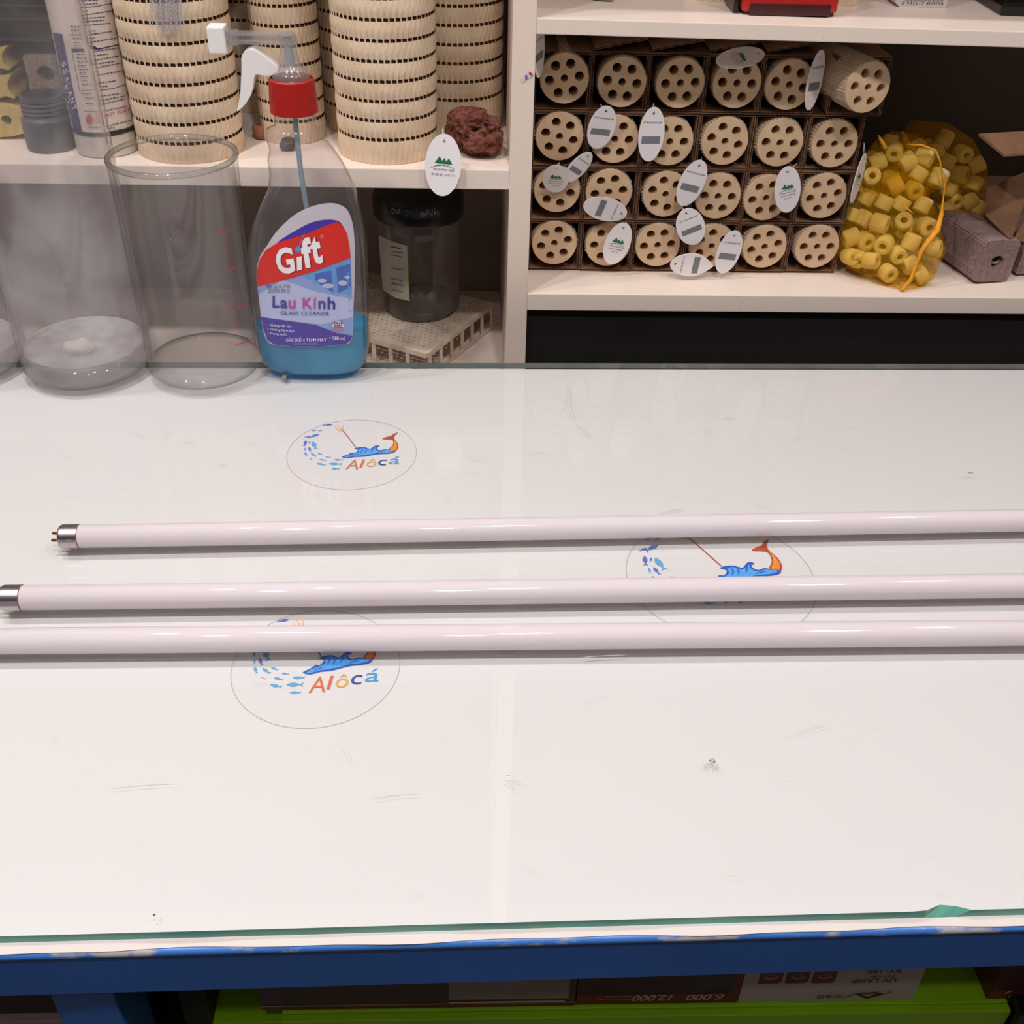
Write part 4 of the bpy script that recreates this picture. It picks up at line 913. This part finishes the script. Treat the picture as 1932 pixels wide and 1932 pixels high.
# ================================================================== HANG TAGS
def tag_obj(px, py, y, W, H, roll, yaw=0.0, pitch=0.0, kind='Q', label='', hole_up=True, string=(0.0, 0.012), code='MT0046038', pointed=False):
    p = aty(px, py, y)
    root = empty('hang_tag', p, label, 'hang tag', 'oval white hang tags')
    root.rotation_euler = (Matrix.Rotation(yaw, 4, 'Z') @ Matrix.Rotation(pitch, 4, 'X') @ Matrix.Rotation(roll, 4, 'Y')).to_euler()
    n = 56; a_, b_ = W / 2, H / 2; T = 0.0005
    out = [(a_ * math.cos(2 * PI * k / n), b_ * math.sin(2 * PI * k / n)) for k in range(n)]
    if pointed: out = [(x * (1 if z > -b_ * .2 else (1 - ((-z / b_ - .2) / .8) ** 1.6 * .55)), z) for x, z in out]
    hz = b_ * 0.76; hl = [(0.0011 * math.cos(2 * PI * k / 16), hz + 0.0011 * math.sin(2 * PI * k / 16)) for k in range(16)]
    flat = out + hl; tri = geometry.tessellate_polygon([[Vector((x, z, 0)) for x, z in out], [Vector((x, z, 0)) for x, z in hl]])
    bm = bmesh.new(); bow = lambda x, z: 0.05 * (z * z) * (1 if not pointed else -1)
    f_ = [bm.verts.new((x, bow(x, z), z)) for x, z in flat]; g_ = [bm.verts.new((x, T + bow(x, z), z)) for x, z in flat]
    for t in tri: bm.faces.new([f_[i] for i in t]); bm.faces.new([g_[i] for i in reversed(t)])
    for k in range(n): k2 = (k + 1) % n; bm.faces.new((f_[k], f_[k2], g_[k2], g_[k]))
    for k in range(16): k2 = (k + 1) % 16; bm.faces.new((f_[n + k2], f_[n + k], g_[n + k], g_[n + k2]))
    obj('tag_card', bm, TAGW, root)
    a = Art(); s = W
    if kind == 'Q':
        a.rect(-s * .36, -H * .17, s * .36, -H * .03 + H * .0, GREYP); a.text('CODE', -s * .3, -H * .12, s * .6, H * .025, GREYT) if False else None
        a.text(code, -s * .36, H * .20, s * .72, H * .035, INK)
    else:
        # three trees over a hill line, shop lettering
        k = s / 0.03
        for tx_, tw, th_ in ((-0.0032, .0040, .0058), (0.0008, .0032, .0046), (0.0045, .0032, .0046)):
            a.poly([((tx_ - tw) * k, 0.0015 * k), ((tx_ + tw) * k, 0.0011 * k), (tx_ * k, (0.0015 + th_) * k)], TREEG)
            a.stroke([((tx_ - .0005) * k, 0.0013 * k), ((tx_ - .0005) * k, -0.0008 * k)], 0.0003 * k, INK); a.stroke([((tx_ + .0006) * k, 0.0013 * k), ((tx_ + .0006) * k, -0.0008 * k)], 0.0003 * k, INK)
        a.stroke([(-0.0105 * k, -0.0028 * k), (-0.006 * k, -0.0006 * k), (0, 0.0001 * k), (0.006 * k, -0.0008 * k), (0.0095 * k, -0.0026 * k)], [0.0002 * k, 0.0005 * k, 0.0003 * k, 0.0003 * k, 0.0002 * k], INK)
        a.text('MOUNTAIN TREE', -0.0078 * k, -0.0044 * k, 0.0170 * k, 0.0016 * k, INK)
        if code == 'QC': a.text('合格证 QC 21', -0.0098 * k, -0.0086 * k, 0.0200 * k, 0.0021 * k, GREYT)
        else: a.text('SB417 合格证', -0.0085 * k, -0.0078 * k, 0.0170 * k, 0.0018 * k, INK); a.text('QC 21', -0.0040 * k, -0.0114 * k, 0.0085 * k, 0.0016 * k, INK)
    a.build('tag_print', root, lambda u, v, h: Vector((u, -0.00008 - h + bow(u, v), v)), lift=0.00001)
    if string:
        bm = bmesh.new(); sx, sz = string
        pipe(bm, [(0, 0.0006, hz), (0.0006, -0.0008, hz + 0.001), (sx * .4, 0.0010, hz + sz * .5), (sx, 0.004, hz + sz)], 0.00028, 6)
        pipe(bm, [(0, 0.0006, hz), (-0.0008, 0.0014, hz + 0.0015), (sx * .4 - .0012, 0.0020, hz + sz * .5), (sx, 0.004, hz + sz)], 0.00022, 6); obj('string', bm, STRING, root, True)
    return root
tag_obj(836, 312, 0.9235, 0.0310, 0.0520, 0.06, 0.0, -0.12, 'L', 'oval tag with three green trees hanging over the left shelf edge by the lava rock', code='QC', string=(-0.002, 0.010))
TW, TH = 0.0245, 0.0470
tag_obj(1538, 152, 0.968, TW, 0.0500, 0.06, 0.75, 0.0, 'Q', 'tag with a grey block over the fifth rod of the top row', string=(0.006, 0.003))
tag_obj(1135, 241, 0.970, TW, 0.0420, 0.14, 0.1, 0.25, 'Q', 'tag with a grey block covering the side of the second rod in the second row', string=(-0.006, 0.004))
tag_obj(1229, 254, 0.970, 0.0235, 0.0480, 0.02, 0.1, 0.0, 'Q', 'upright grey-block tag between second and third rods of the second row', string=(0.0, 0.008))
tag_obj(1048, 338, 0.966, 0.0235, 0.0350, 0.02, -0.1, 0.5, 'L', 'tag with green trees, bent forward over the third-row rod nearest the upright', string=(0.003, 0.004), code='S')
tag_obj(1091, 316, 0.968, 0.0200, 0.0340, 0.62, 0.4, 0.3, 'Q', 'small tilted tag beside the bent green-tree tag of the third row', string=(0.004, 0.004))
tag_obj(1142, 395, 0.966, 0.0245, 0.0425, 1.85, 0.0, 0.25, 'Q', 'tag lying sideways across the second rod of the third row', string=(0.003, 0.006), code='MT0047165')
tag_obj(1165, 460, 0.968, TW, 0.0440, 0.24, 0.05, 0.1, 'L', 'green-tree tag leaning on the second rod of the bottom row', string=(0.002, 0.005), code='S')
tag_obj(1305, 346, 0.968, TW, 0.0455, 0.26, 0.1, 0.1, 'Q', 'slanted grey-block tag between third and fourth rods of the third row', string=(0.001, 0.006))
tag_obj(1303, 428, 0.966, 0.0265, 0.0390, -0.42, 0.05, 0.1, 'Q', 'tag leaning the other way, directly under the slanted third-row tag', string=(-0.002, 0.006))
tag_obj(1305, 500, 0.962, 0.0240, 0.0420, -1.50, 0.05, 0.1, 'Q', 'pointed tag lying sideways at the foot of the bottom row', string=(0.001, 0.004), pointed=True, code='MT0047118')
tag_obj(1375, 476, 0.964, 0.0235, 0.0450, 0.14, 0.1, 0.1, 'Q', 'upright tag with a grey block before the fourth rod of the bottom row', string=(-0.005, 0.002))
tag_obj(1486, 358, 0.966, TW, 0.0460, -0.22, 0.1, 0.1, 'L', 'green-tree tag between the fifth and sixth rods of the third row', string=(0.010, 0.004), code='S')
tag_obj(1620, 337, 0.972, 0.0240, 0.0450, 0.22, 0.95, 0.0, 'L', 'narrow turned green-tree tag beside the yellow net bag', string=(0.0, 0.014), code='S')
tag_obj(1397, 108, 0.970, 0.0225, 0.0470, 1.32, 0.15, -1.05, 'L', 'tag lying nearly flat on top of the fourth rod of the top row', string=None, code='S')
tag_obj(1018, 96, 0.958, 0.0240, 0.0440, -0.10, 1.15, 0.0, 'Q', 'tag edge-on against the upright beside the first top-row rod', string=(0.0, 0.002))

# ================================================================== NET BAGS OF YELLOW RINGS
def ring_mesh():
    bm = bmesh.new(); R, r, h = 0.0083, 0.0032, 0.0075; b = 0.0016
    lathe(bm, [(r, -h + .0004), (r + .0006, -h), (R - b, -h), (R - b * .3, -h + b * .3), (R, -h + b), (R, h - b), (R - b * .3, h - b * .3), (R - b, h), (r + .0006, h), (r, h - .0004), (r, -h + .0004)], 28)
    return obj('ceramic_ring', bm, YRING, smooth=True, sharp=50)
bag1 = [(1675, 515, 'f'), (1693, 481, 'f'), (1668, 461, 'l'), (1719, 456, 's'), (1644, 492, 'r'), (1717, 500, 't'), (1704, 418, 'u'), (1660, 421, 'r'), (1669, 382, 's'), (1629, 413, 's'), (1632, 454, 'f'), (1748, 427, 'f'), (1741, 387, 's'), (1724, 358, 'f'), (1733, 329, 's'), (1770, 336, 's'), (1743, 298, 'r'), (1687, 286, 'l'), (1712, 305, 't'), (1644, 334, 'u'), (1637, 372, 's'), (1762, 470, 'r'), (1738, 520, 't'), (1605, 484, 'f'), (1605, 448, 't'), (1608, 405, 's'), (1620, 488, 'l'), (1655, 306, 't'), (1690, 350, 't'), (1700, 385, 's'), (1630, 345, 'f')]
bag2 = [(1782, 262, 's'), (1816, 290, 'f'), (1787, 306, 's'), (1811, 329, 'r'), (1836, 346, 's'), (1801, 380, 'f'), (1828, 382, 't'), (1830, 420, 'u'), (1800, 418, 's'), (1784, 398, 't'), (1790, 358, 's'), (1842, 312, 't'), (1765, 285, 't'), (1845, 392, 's'), (1778, 436, 's')]
AX = {'f': (0.15, -1, 0.05), 'l': (-0.45, -0.85, -0.2), 'r': (0.75, -0.65, 0.1), 'u': (-0.3, -0.75, 0.5), 's': (0.35, 0.25, 0.9), 't': (0.85, 0.1, 0.45)}
proto = None; BP = ([], [])
ORDN = ['lowest', 'second up', 'third up', 'fourth up', 'fifth up', 'sixth up', 'seventh up', 'eighth up', 'ninth up', 'tenth up', 'eleventh up', 'twelfth up', 'thirteenth up']
def put_ring(p, axis, label, group):
    global proto
    if proto is None: proto = ring_mesh(); o = proto
    else: o = proto.copy(); COL.objects.link(o)
    ax = Vector(axis) + Vector((random.uniform(-.15, .15), random.uniform(-.15, .15), random.uniform(-.15, .15)))
    o.rotation_euler = ax.to_track_quat('Z', 'Y').to_euler(); o.location = p
    s = random.uniform(0.94, 1.06); o.scale = (s, s, s * random.uniform(0.85, 1.05)); tag(o, label, 'ceramic ring', group); return o
for bi, (L, nm) in enumerate(((bag1, 'front'), (bag2, 'rear'))):
    info = []
    for (px, py, k) in L:
        if bi == 0: y = 0.958 + max(0, (515 - py)) / 235 * 0.055 + (0.012 if px < 1640 else 0) + (0.004 if px > 1755 else 0)
        else: y = 1.040 + max(0, 440 - py) / 230 * 0.035
        p = aty(px, py, y); p.z = max(p.z, RT + 0.0092); info.append([px, py, k, p])
    xs = sorted(i[0] for i in info); t1, t2 = xs[len(xs) // 3], xs[2 * len(xs) // 3]
    for lo, hi, sn in ((-1, t1, 'beside the cells'), (t1, t2, 'in the middle'), (t2, 1e9, 'beside the porous block')):
        G = sorted([i for i in info if lo <= i[0] < hi], key=lambda i: -i[1])
        for n_, (px, py, k, p) in enumerate(G):
            lk = {'f': 'hole facing out', 'l': 'hole turned aside', 'r': 'hole turned aside', 'u': 'hole tipped up', 's': 'smooth side out', 't': 'smooth side out'}[k]
            put_ring(p, AX[k], 'yellow ring, %s, in the %s net bag, %s %s' % (lk, nm, ORDN[n_], sn), 'yellow ceramic rings in the %s net bag' % nm)
            BP[bi].append(p)
    # rings behind the visible layer
    for (px, py, k, p) in info:
        if random.random() < (0.65 if bi == 0 else 0.4):
            q = p + Vector((random.uniform(-.005, .005), 0.019, random.uniform(-.006, .004))); q.z = max(q.z, RT + 0.0092)
            put_ring(q, AX[random.choice('frlust')], 'yellow ceramic ring buried behind others inside the %s net bag' % nm, 'yellow ceramic rings in the %s net bag' % nm); BP[bi].append(q)
def net_mat():
    m = bpy.data.materials.new('yellow_net'); m.use_nodes = True; nt = m.node_tree; N = nt.nodes; L = nt.links; N.remove(N['Principled BSDF']); out = N['Material Output']
    tc = N.new('ShaderNodeTexCoord'); facs = []
    for rot in ((0, 0.5, 0.3), (0, -0.9, 0.3)):
        mp = N.new('ShaderNodeMapping'); mp.inputs['Rotation'].default_value = rot; L.new(tc.outputs['Object'], mp.inputs[0])
        wv = N.new('ShaderNodeTexWave'); wv.inputs['Scale'].default_value = 190; wv.inputs['Distortion'].default_value = 1.0; wv.inputs['Detail'].default_value = 0; L.new(mp.outputs[0], wv.inputs['Vector']); facs.append(wv)
    mxn = N.new('ShaderNodeMath'); mxn.operation = 'MAXIMUM'; L.new(facs[0].outputs['Fac'], mxn.inputs[0]); L.new(facs[1].outputs['Fac'], mxn.inputs[1])
    mr = N.new('ShaderNodeMapRange'); mr.inputs[1].default_value = 0.6; mr.inputs[2].default_value = 0.95; mr.inputs[3].default_value = 0.06; mr.inputs[4].default_value = 0.34; L.new(mxn.outputs[0], mr.inputs[0])
    df = N.new('ShaderNodeBsdfDiffuse'); df.inputs[0].default_value = S(236, 176, 20); tl = N.new('ShaderNodeBsdfTranslucent'); tl.inputs[0].default_value = S(236, 176, 20)
    ms = N.new('ShaderNodeMixShader'); ms.inputs[0].default_value = 0.4; L.new(df.outputs[0], ms.inputs[1]); L.new(tl.outputs[0], ms.inputs[2])
    tr = N.new('ShaderNodeBsdfTransparent'); tr.inputs[0].default_value = (1.0, 0.93, 0.68, 1)
    mx = N.new('ShaderNodeMixShader'); L.new(mr.outputs[0], mx.inputs[0]); L.new(tr.outputs[0], mx.inputs[1]); L.new(ms.outputs[0], mx.inputs[2]); L.new(mx.outputs[0], out.inputs[0]); return m
NETY = net_mat(); SEAM = mat('net_seam', (240, 160, 20), 0.6, noise=0.2, nscale=300)
def bag_surface(name, pts3, extra, label):
    bm = bmesh.new()
    for p in pts3:
        for d in ((1, 0, 0), (-1, 0, 0), (0, 1, 0), (0, -1, 0), (0, 0, 1), (0, 0, -1), (.7, -.7, 0), (-.7, -.7, 0), (0, -.7, .7), (0, -.7, -.7)):
            v = Vector(p) + Vector(d) * 0.0118; v.z = max(v.z, RT + 0.0004); bm.verts.new(v)
    for p in extra: bm.verts.new(p)
    r = bmesh.ops.convex_hull(bm, input=bm.verts)
    bmesh.ops.delete(bm, geom=list(set(g for g in r['geom_interior'] + r['geom_unused'] if isinstance(g, bmesh.types.BMVert))), context='VERTS')
    bmesh.ops.subdivide_edges(bm, edges=bm.edges[:], cuts=2, use_grid_fill=True); bmesh.ops.triangulate(bm, faces=bm.faces[:])
    for v in bm.verts:
        v.co.z = max(v.co.z, RT + 0.0004)
    return obj(name, bm, NETY, smooth=True)
b1 = empty('net_bag', (BP[0][0].x, 0.98, RT + 0.0003), 'slumped yellow net bag of ceramic rings in front, beside the cardboard cells', 'net bag')
c1 = BP[0]
o = bag_surface('net', [p for p in BP[0] if p.z < 0.86], [aty(1699, 551, 0.944), aty(1660, 530, 0.955)], ''); o.parent = b1; o.matrix_parent_inverse = Matrix.Translation(-b1.location)
o = bag_surface('net_upper', [p for p in BP[0] if p.z >= 0.845], [aty(1655, 262, 1.01), aty(1703, 250, 1.01)], ''); o.parent = b1; o.matrix_parent_inverse = Matrix.Translation(-b1.location)
def seam(parent, L, r):
    pp = [aty(u, v, y) for u, v, y in L]
    for p in pp: p.z = max(p.z, RT + 0.0024)
    bm = bmesh.new(); pipe(bm, pp, r, 8); o = obj('seam', bm, SEAM, parent, True); o.matrix_parent_inverse = Matrix.Translation(-parent.location)
seam(b1, [(1785, 330, 0.990), (1779, 380, 0.978), (1776, 405, 0.968), (1768, 435, 0.956), (1752, 455, 0.950), (1738, 475, 0.947), (1730, 500, 0.945), (1718, 528, 0.943), (1703, 547, 0.941), (1697, 551, 0.942)], [0.0004, 0.0009, 0.0022, 0.0030, 0.0030, 0.0024, 0.0020, 0.0020, 0.0018, 0.0010])
seam(b1, [(1712, 272, 0.997), (1740, 274, 0.994), (1765, 284, 0.992), (1774, 305, 0.991), (1779, 345, 0.985)], [0.0006, 0.0010, 0.0012, 0.0009, 0.0005])
seam(b1, [(1700, 384, 0.972), (1712, 394, 0.969), (1722, 402, 0.967)], [0.0006, 0.0010, 0.0006])
seam(b1, [(1657, 255, 1.004), (1664, 268, 1.000), (1672, 280, 0.996)], [0.0008, 0.0018, 0.0014])
b2 = empty('net_bag', (BP[1][0].x, 1.07, RT + 0.0003), 'second yellow net bag of ceramic rings standing taller behind the slumped one', 'net bag')
o = bag_surface('net', BP[1], [aty(1720, 226, 1.05), aty(1790, 232, 1.05), aty(1835, 262, 1.05), aty(1700, 250, 1.05)], ''); o.parent = b2; o.matrix_parent_inverse = Matrix.Translation(-b2.location)
seam(b2, [(1702, 248, 1.032), (1708, 262, 1.030), (1716, 285, 1.025)], [0.0008, 0.0022, 0.0030])
seam(b2, [(1850, 450, 1.025), (1862, 446, 1.020), (1876, 441, 1.015)], [0.0010, 0.0013, 0.0010])

# ================================================================== PIECES RIGHT OF THE BAGS
porous_block((0.5030, 0.9630, 0.7735 + 0.0232), 0.042, 0.16, 0.045, POR, 'mauve porous block with a round hole lying beside the rear net bag', seed=21, rot=(0, 0.06, 0.20), hole=0.0066, hy=-0.001, lobes=0.06)
bm = bmesh.new(); pipe(bm, [(-0.0045, 0, 0), (-0.002, 0.001, -0.003), (0.002, 0.001, -0.003), (0.005, 0, 0.0005)], [0.0007, 0.0014, 0.0014, 0.0007], 8)
o = obj('curled_peel', bm, mat('grey_peel', (170, 172, 156), 0.5, noise=0.1), smooth=True); o.location = (0.5030, 0.9680, 0.7735 + 0.0225); tag(o, 'small curled grey-green peel inside the hole of the mauve block', 'peel')
porous_block((0.5520, 0.9820, 0.7735 + 0.0205), 0.040, 0.15, 0.040, POR, 'second mauve porous block cut off by the right photo edge', seed=22, rot=(0, 0.0, 0.1), hole=0.006)
def card_piece(pts, th, label, parentname='cardboard_piece'):
    bm = bmesh.new(); P_ = [aty(*p) for p in pts]; n = (P_[1] - P_[0]).cross(P_[2] - P_[0]).normalized() * th
    if n.y < 0: n = -n
    prism(bm, P_, n); o = obj(parentname, bm, CARD); tag(o, label, 'cardboard piece'); return o
card_piece([(1847, 252, 0.990), (1990, 244, 0.990), (1990, 285, 0.955), (1895, 291, 0.955)], 0.0025, 'bent cardboard flap jutting out above the mauve block')
cb = empty('cardboard_box', aty(1900, 395, 1.0), 'crumpled open cardboard box wedged above the mauve block', 'cardboard box')
def cpart(name, pts, th, m=CARD):
    bm = bmesh.new(); P_ = [aty(*p) - cb.location for p in pts]; n = (P_[1] - P_[0]).cross(P_[2] - P_[0]).normalized() * th
    if n.y < 0: n = -n
    prism(bm, P_, n); return obj(name, bm, m, cb)
cpart('side_panel', [(1862, 355, 1.03), (1932, 325, 1.03), (1932, 385, 0.985), (1904, 450, 0.968), (1858, 405, 1.01)], 0.002)
cpart('fluted_edge', [(1932, 388, 0.9845), (1990, 330, 0.98), (1990, 350, 0.98), (1932, 402, 0.9835), (1909, 449, 0.9675), (1903, 450, 0.968)], 0.003, CARD_E)
cpart('lower_panel', [(1912, 452, 0.980), (1932, 415, 0.990), (2000, 400, 0.99), (2000, 470, 0.985)], 0.002)

# ================================================================== ON THE UPPER RIGHT SHELF
zt = lambda x: 1.0126 + (0.0050 * 0) - 0.0089 * (x - 0.0505) / 0.95 + 0.0001
RB = mat('red_plastic', (176, 34, 28), 0.35, noise=0.06); DP = mat('dark_maroon_base', (64, 24, 30), 0.3, noise=0.1)
rb = empty('red_case', (0.263, 0.985, zt(0.263)), 'red plastic case with a dark base strip on the upper right shelf', 'plastic case')
bm = bmesh.new(); box(bm, -0.0405, 0.0405, -0.022, 0.03, 0.0022, 0.06, bev=0.004); obj('case_body', bm, RB, rb)
bm = bmesh.new(); box(bm, -0.034, 0.034, -0.0235, -0.020, 0.0005, 0.0095, bev=0.001); box(bm, -0.038, 0.038, -0.019, 0.028, 0.0, 0.0024); obj('base_strip', bm, DP, rb)
bm = bmesh.new(); box(bm, -0.046, -0.0407, -0.016, 0.02, 0.0, 0.05, bev=0.002); obj('side_block', bm, BLACKP, rb)
bxp = aty(1740, 12, 1.016)
wb = empty('white_carton', (0.394, 1.016, zt(0.394)), 'small white carton with barcode digits on the upper right shelf', 'carton')
bm = bmesh.new(); prism(bm, [(-0.0245, 0, 0.004), (-0.020, 0, 0), (0.0215, 0, 0), (0.0215, 0, 0.06), (-0.0245, 0, 0.06)], (0, 0.04, 0)); obj('carton_body', bm, mat('carton_white', (206, 194, 190), 0.5, noise=0.04), wb)
a = Art(); a.text("8 935217 400256", -0.0185, 0.0022, 0.037, 0.0026, INK)
for k in range(30): a.rect(-0.0165 + k * 0.00115, 0.0052, -0.0165 + k * 0.00115 + [0.0003, 0.0006, 0.0004][k % 3], 0.02, INK)
a.build('barcode', wb, lambda u, v, h: Vector((u, -0.0001 - h, v)), lift=0.000003)
for (x, y, r_, lab) in ((0.3225, 1.030, 0.0185, 'cream ceramic cylinder standing between the red case and the white carton'), (0.2060, 1.034, 0.0200, 'cream ceramic cylinder standing on the far side of the red case')):
    rt = empty('ceramic_cylinder', (x, y, zt(x)), lab, 'ceramic cylinder', 'cream cylinders on the upper right shelf')
    bm = bmesh.new(); m_ = 96; A, B = [], []
    for k in range(m_):
        t = 2 * PI * k / m_; rad = r_ if k % 2 else r_ * 0.96; A.append(bm.verts.new((rad * math.cos(t), rad * math.sin(t), 0))); B.append(bm.verts.new((rad * math.cos(t), rad * math.sin(t), 0.10)))
    for k in range(m_): bm.faces.new((A[k], A[(k + 1) % m_], B[(k + 1) % m_], B[k]))
    bm.faces.new(A); bm.faces.new(B); obj('ribbed_body', bm, CREAM, rt)
for (x0, x1, lab) in ((0.135, 0.180, 'cardboard box end showing at the top edge above the first rods'), ):
    bm = bmesh.new(); box(bm, x0, x1, 1.030, 1.12, zt(x0), zt(x0) + 0.05, bev=0.001); tag(obj('cardboard_box', bm, CARD), lab, 'cardboard box')
bm = bmesh.new(); box(bm, 0.425, 0.60, 0.0, 0.09, 0, 0.012, bev=0.003)
o = obj('black_case', bm, BLACKP); o.location = (0.03, 1.010, zt(0.45)); o.rotation_euler = (0, 0.004, -0.045); tag(o, 'flat black case at the right end of the upper shelf', 'case')
lp = aty(1135, 3, 0.99); bm = bmesh.new()
for k in range(1): lathe(bm, [(0, -0.010), (0.0012, -0.009), (0.0026, -0.003), (0.0024, 0.004), (0.0008, 0.010), (0, 0.0105)], 16, axis='x')
for v in bm.verts: v.co.z *= 0.5
o = obj('dried_leaf', bm, mat('leaf_green', (122, 122, 88), 0.7, noise=0.2), smooth=True); o.location = (lp.x + .002, 1.004, zt(lp.x) + 0.0014); o.rotation_euler = (0, 0.0, -0.35); tag(o, 'small dried green leaf at the very top edge above the second rod', 'leaf')

# ================================================================== UNDER THE TABLE
GY = 0.320
gc = empty('green_cabinet', (0.2, GY + 0.1, 0), 'lime green cabinet front under the table with a ledge for lamp cartons', 'cabinet')
def gpart(name, *b, m=LIME):
    bm = bmesh.new(); box(bm, *b, bev=0.0008); o = obj(name, bm, m, gc); o.location = (-0.2, -GY - 0.1, 0); return o
gpart('front_panel', -0.1065, 0.307, GY - 0.001, GY + 0.0040, 0.30, 0.6160)
gpart('ledge_panel', -0.1065, 0.307, GY + 0.0041, GY + 0.16, 0.600, 0.6162)
LDK = mat('shaded_cabinet_board', (44, 46, 22), 0.7, noise=0.2)  # near-black tone stands in for the shade under the table
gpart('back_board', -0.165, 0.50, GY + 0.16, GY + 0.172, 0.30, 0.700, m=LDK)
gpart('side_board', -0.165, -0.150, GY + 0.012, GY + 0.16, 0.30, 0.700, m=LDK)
gpart('inner_ledge', -0.150, -0.1068, GY + 0.012, GY + 0.16, 0.580, 0.592)
BRN = mat('carton_dark', (86, 62, 60), 0.5, noise=0.15, nscale=15); WIN = mat('carton_window', (150, 130, 126), 0.35, noise=0.1)
def mk(x0, x1, H, m, label):
    r = empty('lamp_carton', (x0, GY + 0.0062, 0.6164), label, 'carton', 'lamp cartons on the green ledge')
    bm = bmesh.new(); box(bm, 0, x1 - x0, 0, 0.045, 0, H, bev=0.0006); obj('carton_body', bm, m, r); return r
yb = GY + 0.015
k1 = mk(-0.118, 0.058, 0.040, BRN, 'dark brown lamp carton with a pale window strip, on the green ledge')
a = Art(); a.rect(0.105, 0.008, 0.172, 0.030, WIN); a.rect(0.0, 0.0, 0.176, 0.003, MAROON); a.rect(0.0, 0.0032, 0.176, 0.0045, WIN); a.rect(0.105, 0.0045, 0.170, 0.0058, WBOX)
a.build('print', k1, lambda u, v, h: Vector((u, -0.0002 - h, v)), lift=0.00002)
k2 = mk(0.0585, 0.1505, 0.040, MAROON, 'dark red lamp carton end with upside-down white numbers')
a = Art(); a.rect(0, 0.0105, 0.088, 0.0395, mat('maroon_in_shade', (70, 22, 26), 0.5, noise=0.2)); a.rect(0.066, 0.014, 0.088, 0.028, BLACKP)  # upper face darkened to paint in the table edge's shadow
for (t_, xr, zb, w_, h_) in (('12.000', 0.0545, 0.0100, 0.0230, 0.0062), ('6.000', 0.0835, 0.0100, 0.0215, 0.0062), ('Hours Super', 0.0310, 0.0072, 0.0195, 0.0020), ('Long Life', 0.0310, 0.0098, 0.0150, 0.0016)):
    a.text(t_, xr, zb, w_, h_, WBOX, rot=PI, shear=0.3, bold=0.02 if 'H' not in t_ else 0)
a.stroke([(0.017 + 0.008 * math.cos(t), 0.024 + 0.008 * math.sin(t)) for t in [2 * PI * k / 24 for k in range(25)]], 0.0006, BRN)
a.build('print', k2, lambda u, v, h: Vector((u, -0.0002 - h, v)), lift=0.00002)
k3 = mk(0.1510, 0.2520, 0.040, WBOX, 'white lamp carton with three dark red icons, stored upside down')
a = Art()
for x in (0.0085, 0.0235, 0.0385):
    a.poly([(x, 0.020), (x + 0.0115, 0.020), (x + 0.013, 0.022), (x + 0.013, 0.031), (x + 0.0115, 0.033), (x + 0.0012, 0.033), (x, 0.031)], MAROON); a.ell(x + 0.0065, 0.0262, 0.0040, 0.0022, WIN); a.ell(x + 0.0062, 0.0268, 0.0026, 0.0012, MAROON)
a.text('UV LAMP', 0.0865, 0.0235, 0.025, 0.0040, INK, rot=PI); a.text('BY-18E', 0.0870, 0.0325, 0.019, 0.0034, INK, rot=PI); a.text('2G11/4P', 0.0850, 0.0268, 0.014, 0.0022, INK, rot=PI)
a.text('老渔匠', 0.0595, 0.0075, 0.0155, 0.0035, INK, rot=PI)
a.poly([(0.0650, 0.0085), (0.0780, 0.0100), (0.0830, 0.0075), (0.0740, 0.0030), (0.0690, 0.0058)], INK); a.poly([(0.069, 0.0078), (0.078, 0.0086), (0.074, 0.005)], mat('print_gold', (190, 140, 70), 0.5)); a.stroke([(0.060, 0.0045), (0.065, 0.0075)], 0.0008, INK); a.stroke([(0.083, 0.0080), (0.0865, 0.0105)], 0.0007, INK)
a.build('print', k3, lambda u, v, h: Vector((u, -0.0002 - h, v)), lift=0.00002)
k4 = mk(0.2950, 0.40, 0.038, MAROON, 'red lamp carton at the right photo edge')
a = Art(); a.text('3K', 0.018, 0.0045, 0.007, 0.0065, WBOX, rot=PI + .2, shear=.3); a.rect(0, 0.0085, 0.105, 0.0375, mat('maroon_in_shade', (70, 22, 26))); a.stroke([(0.009, 0.006), (0.012, 0.009)], 0.0012, WBOX)  # darker upper band is painted shade from the table edge
a.build('print', k4, lambda u, v, h: Vector((u, -0.0002 - h, v)), lift=0.00002)
# drawer unit left of the leg, table shadow line painted into its fronts
DU = mat('shaded_drawer', (66, 54, 54), 0.6, noise=0.15)
du = empty('drawer_unit', (-0.35, GY, 0), 'drawer unit painted lit mauve grey below, shaded dark above, left of the table leg', 'drawer unit')
bm = bmesh.new(); box(bm, -0.2, 0.132, 0.004, 0.2, 0.30, 0.690, bev=0.001); obj('carcass', bm, DU, du)
bm = bmesh.new(); box(bm, -0.198, 0.130, -0.004, 0.0035, 0.30, 0.6255, bev=0.001); obj('lower_front', bm, mat('lit_mauve_grey_front', (158, 132, 132), 0.5, noise=0.05), du)
bm = bmesh.new(); box(bm, -0.198, 0.130, 0.0, 0.0038, 0.6275, 0.6480, bev=0.001); obj('upper_front', bm, DU, du)
# object with a pink corner at the right edge
bm = bmesh.new(); box(bm, 0.3085, 0.40, GY - 0.006, GY + 0.010, 0.30, 0.6215, bev=0.001)
o = obj('black_board', bm, BLACKP); tag(o, 'glossy black panel closing the right end of the green cabinet', 'panel')
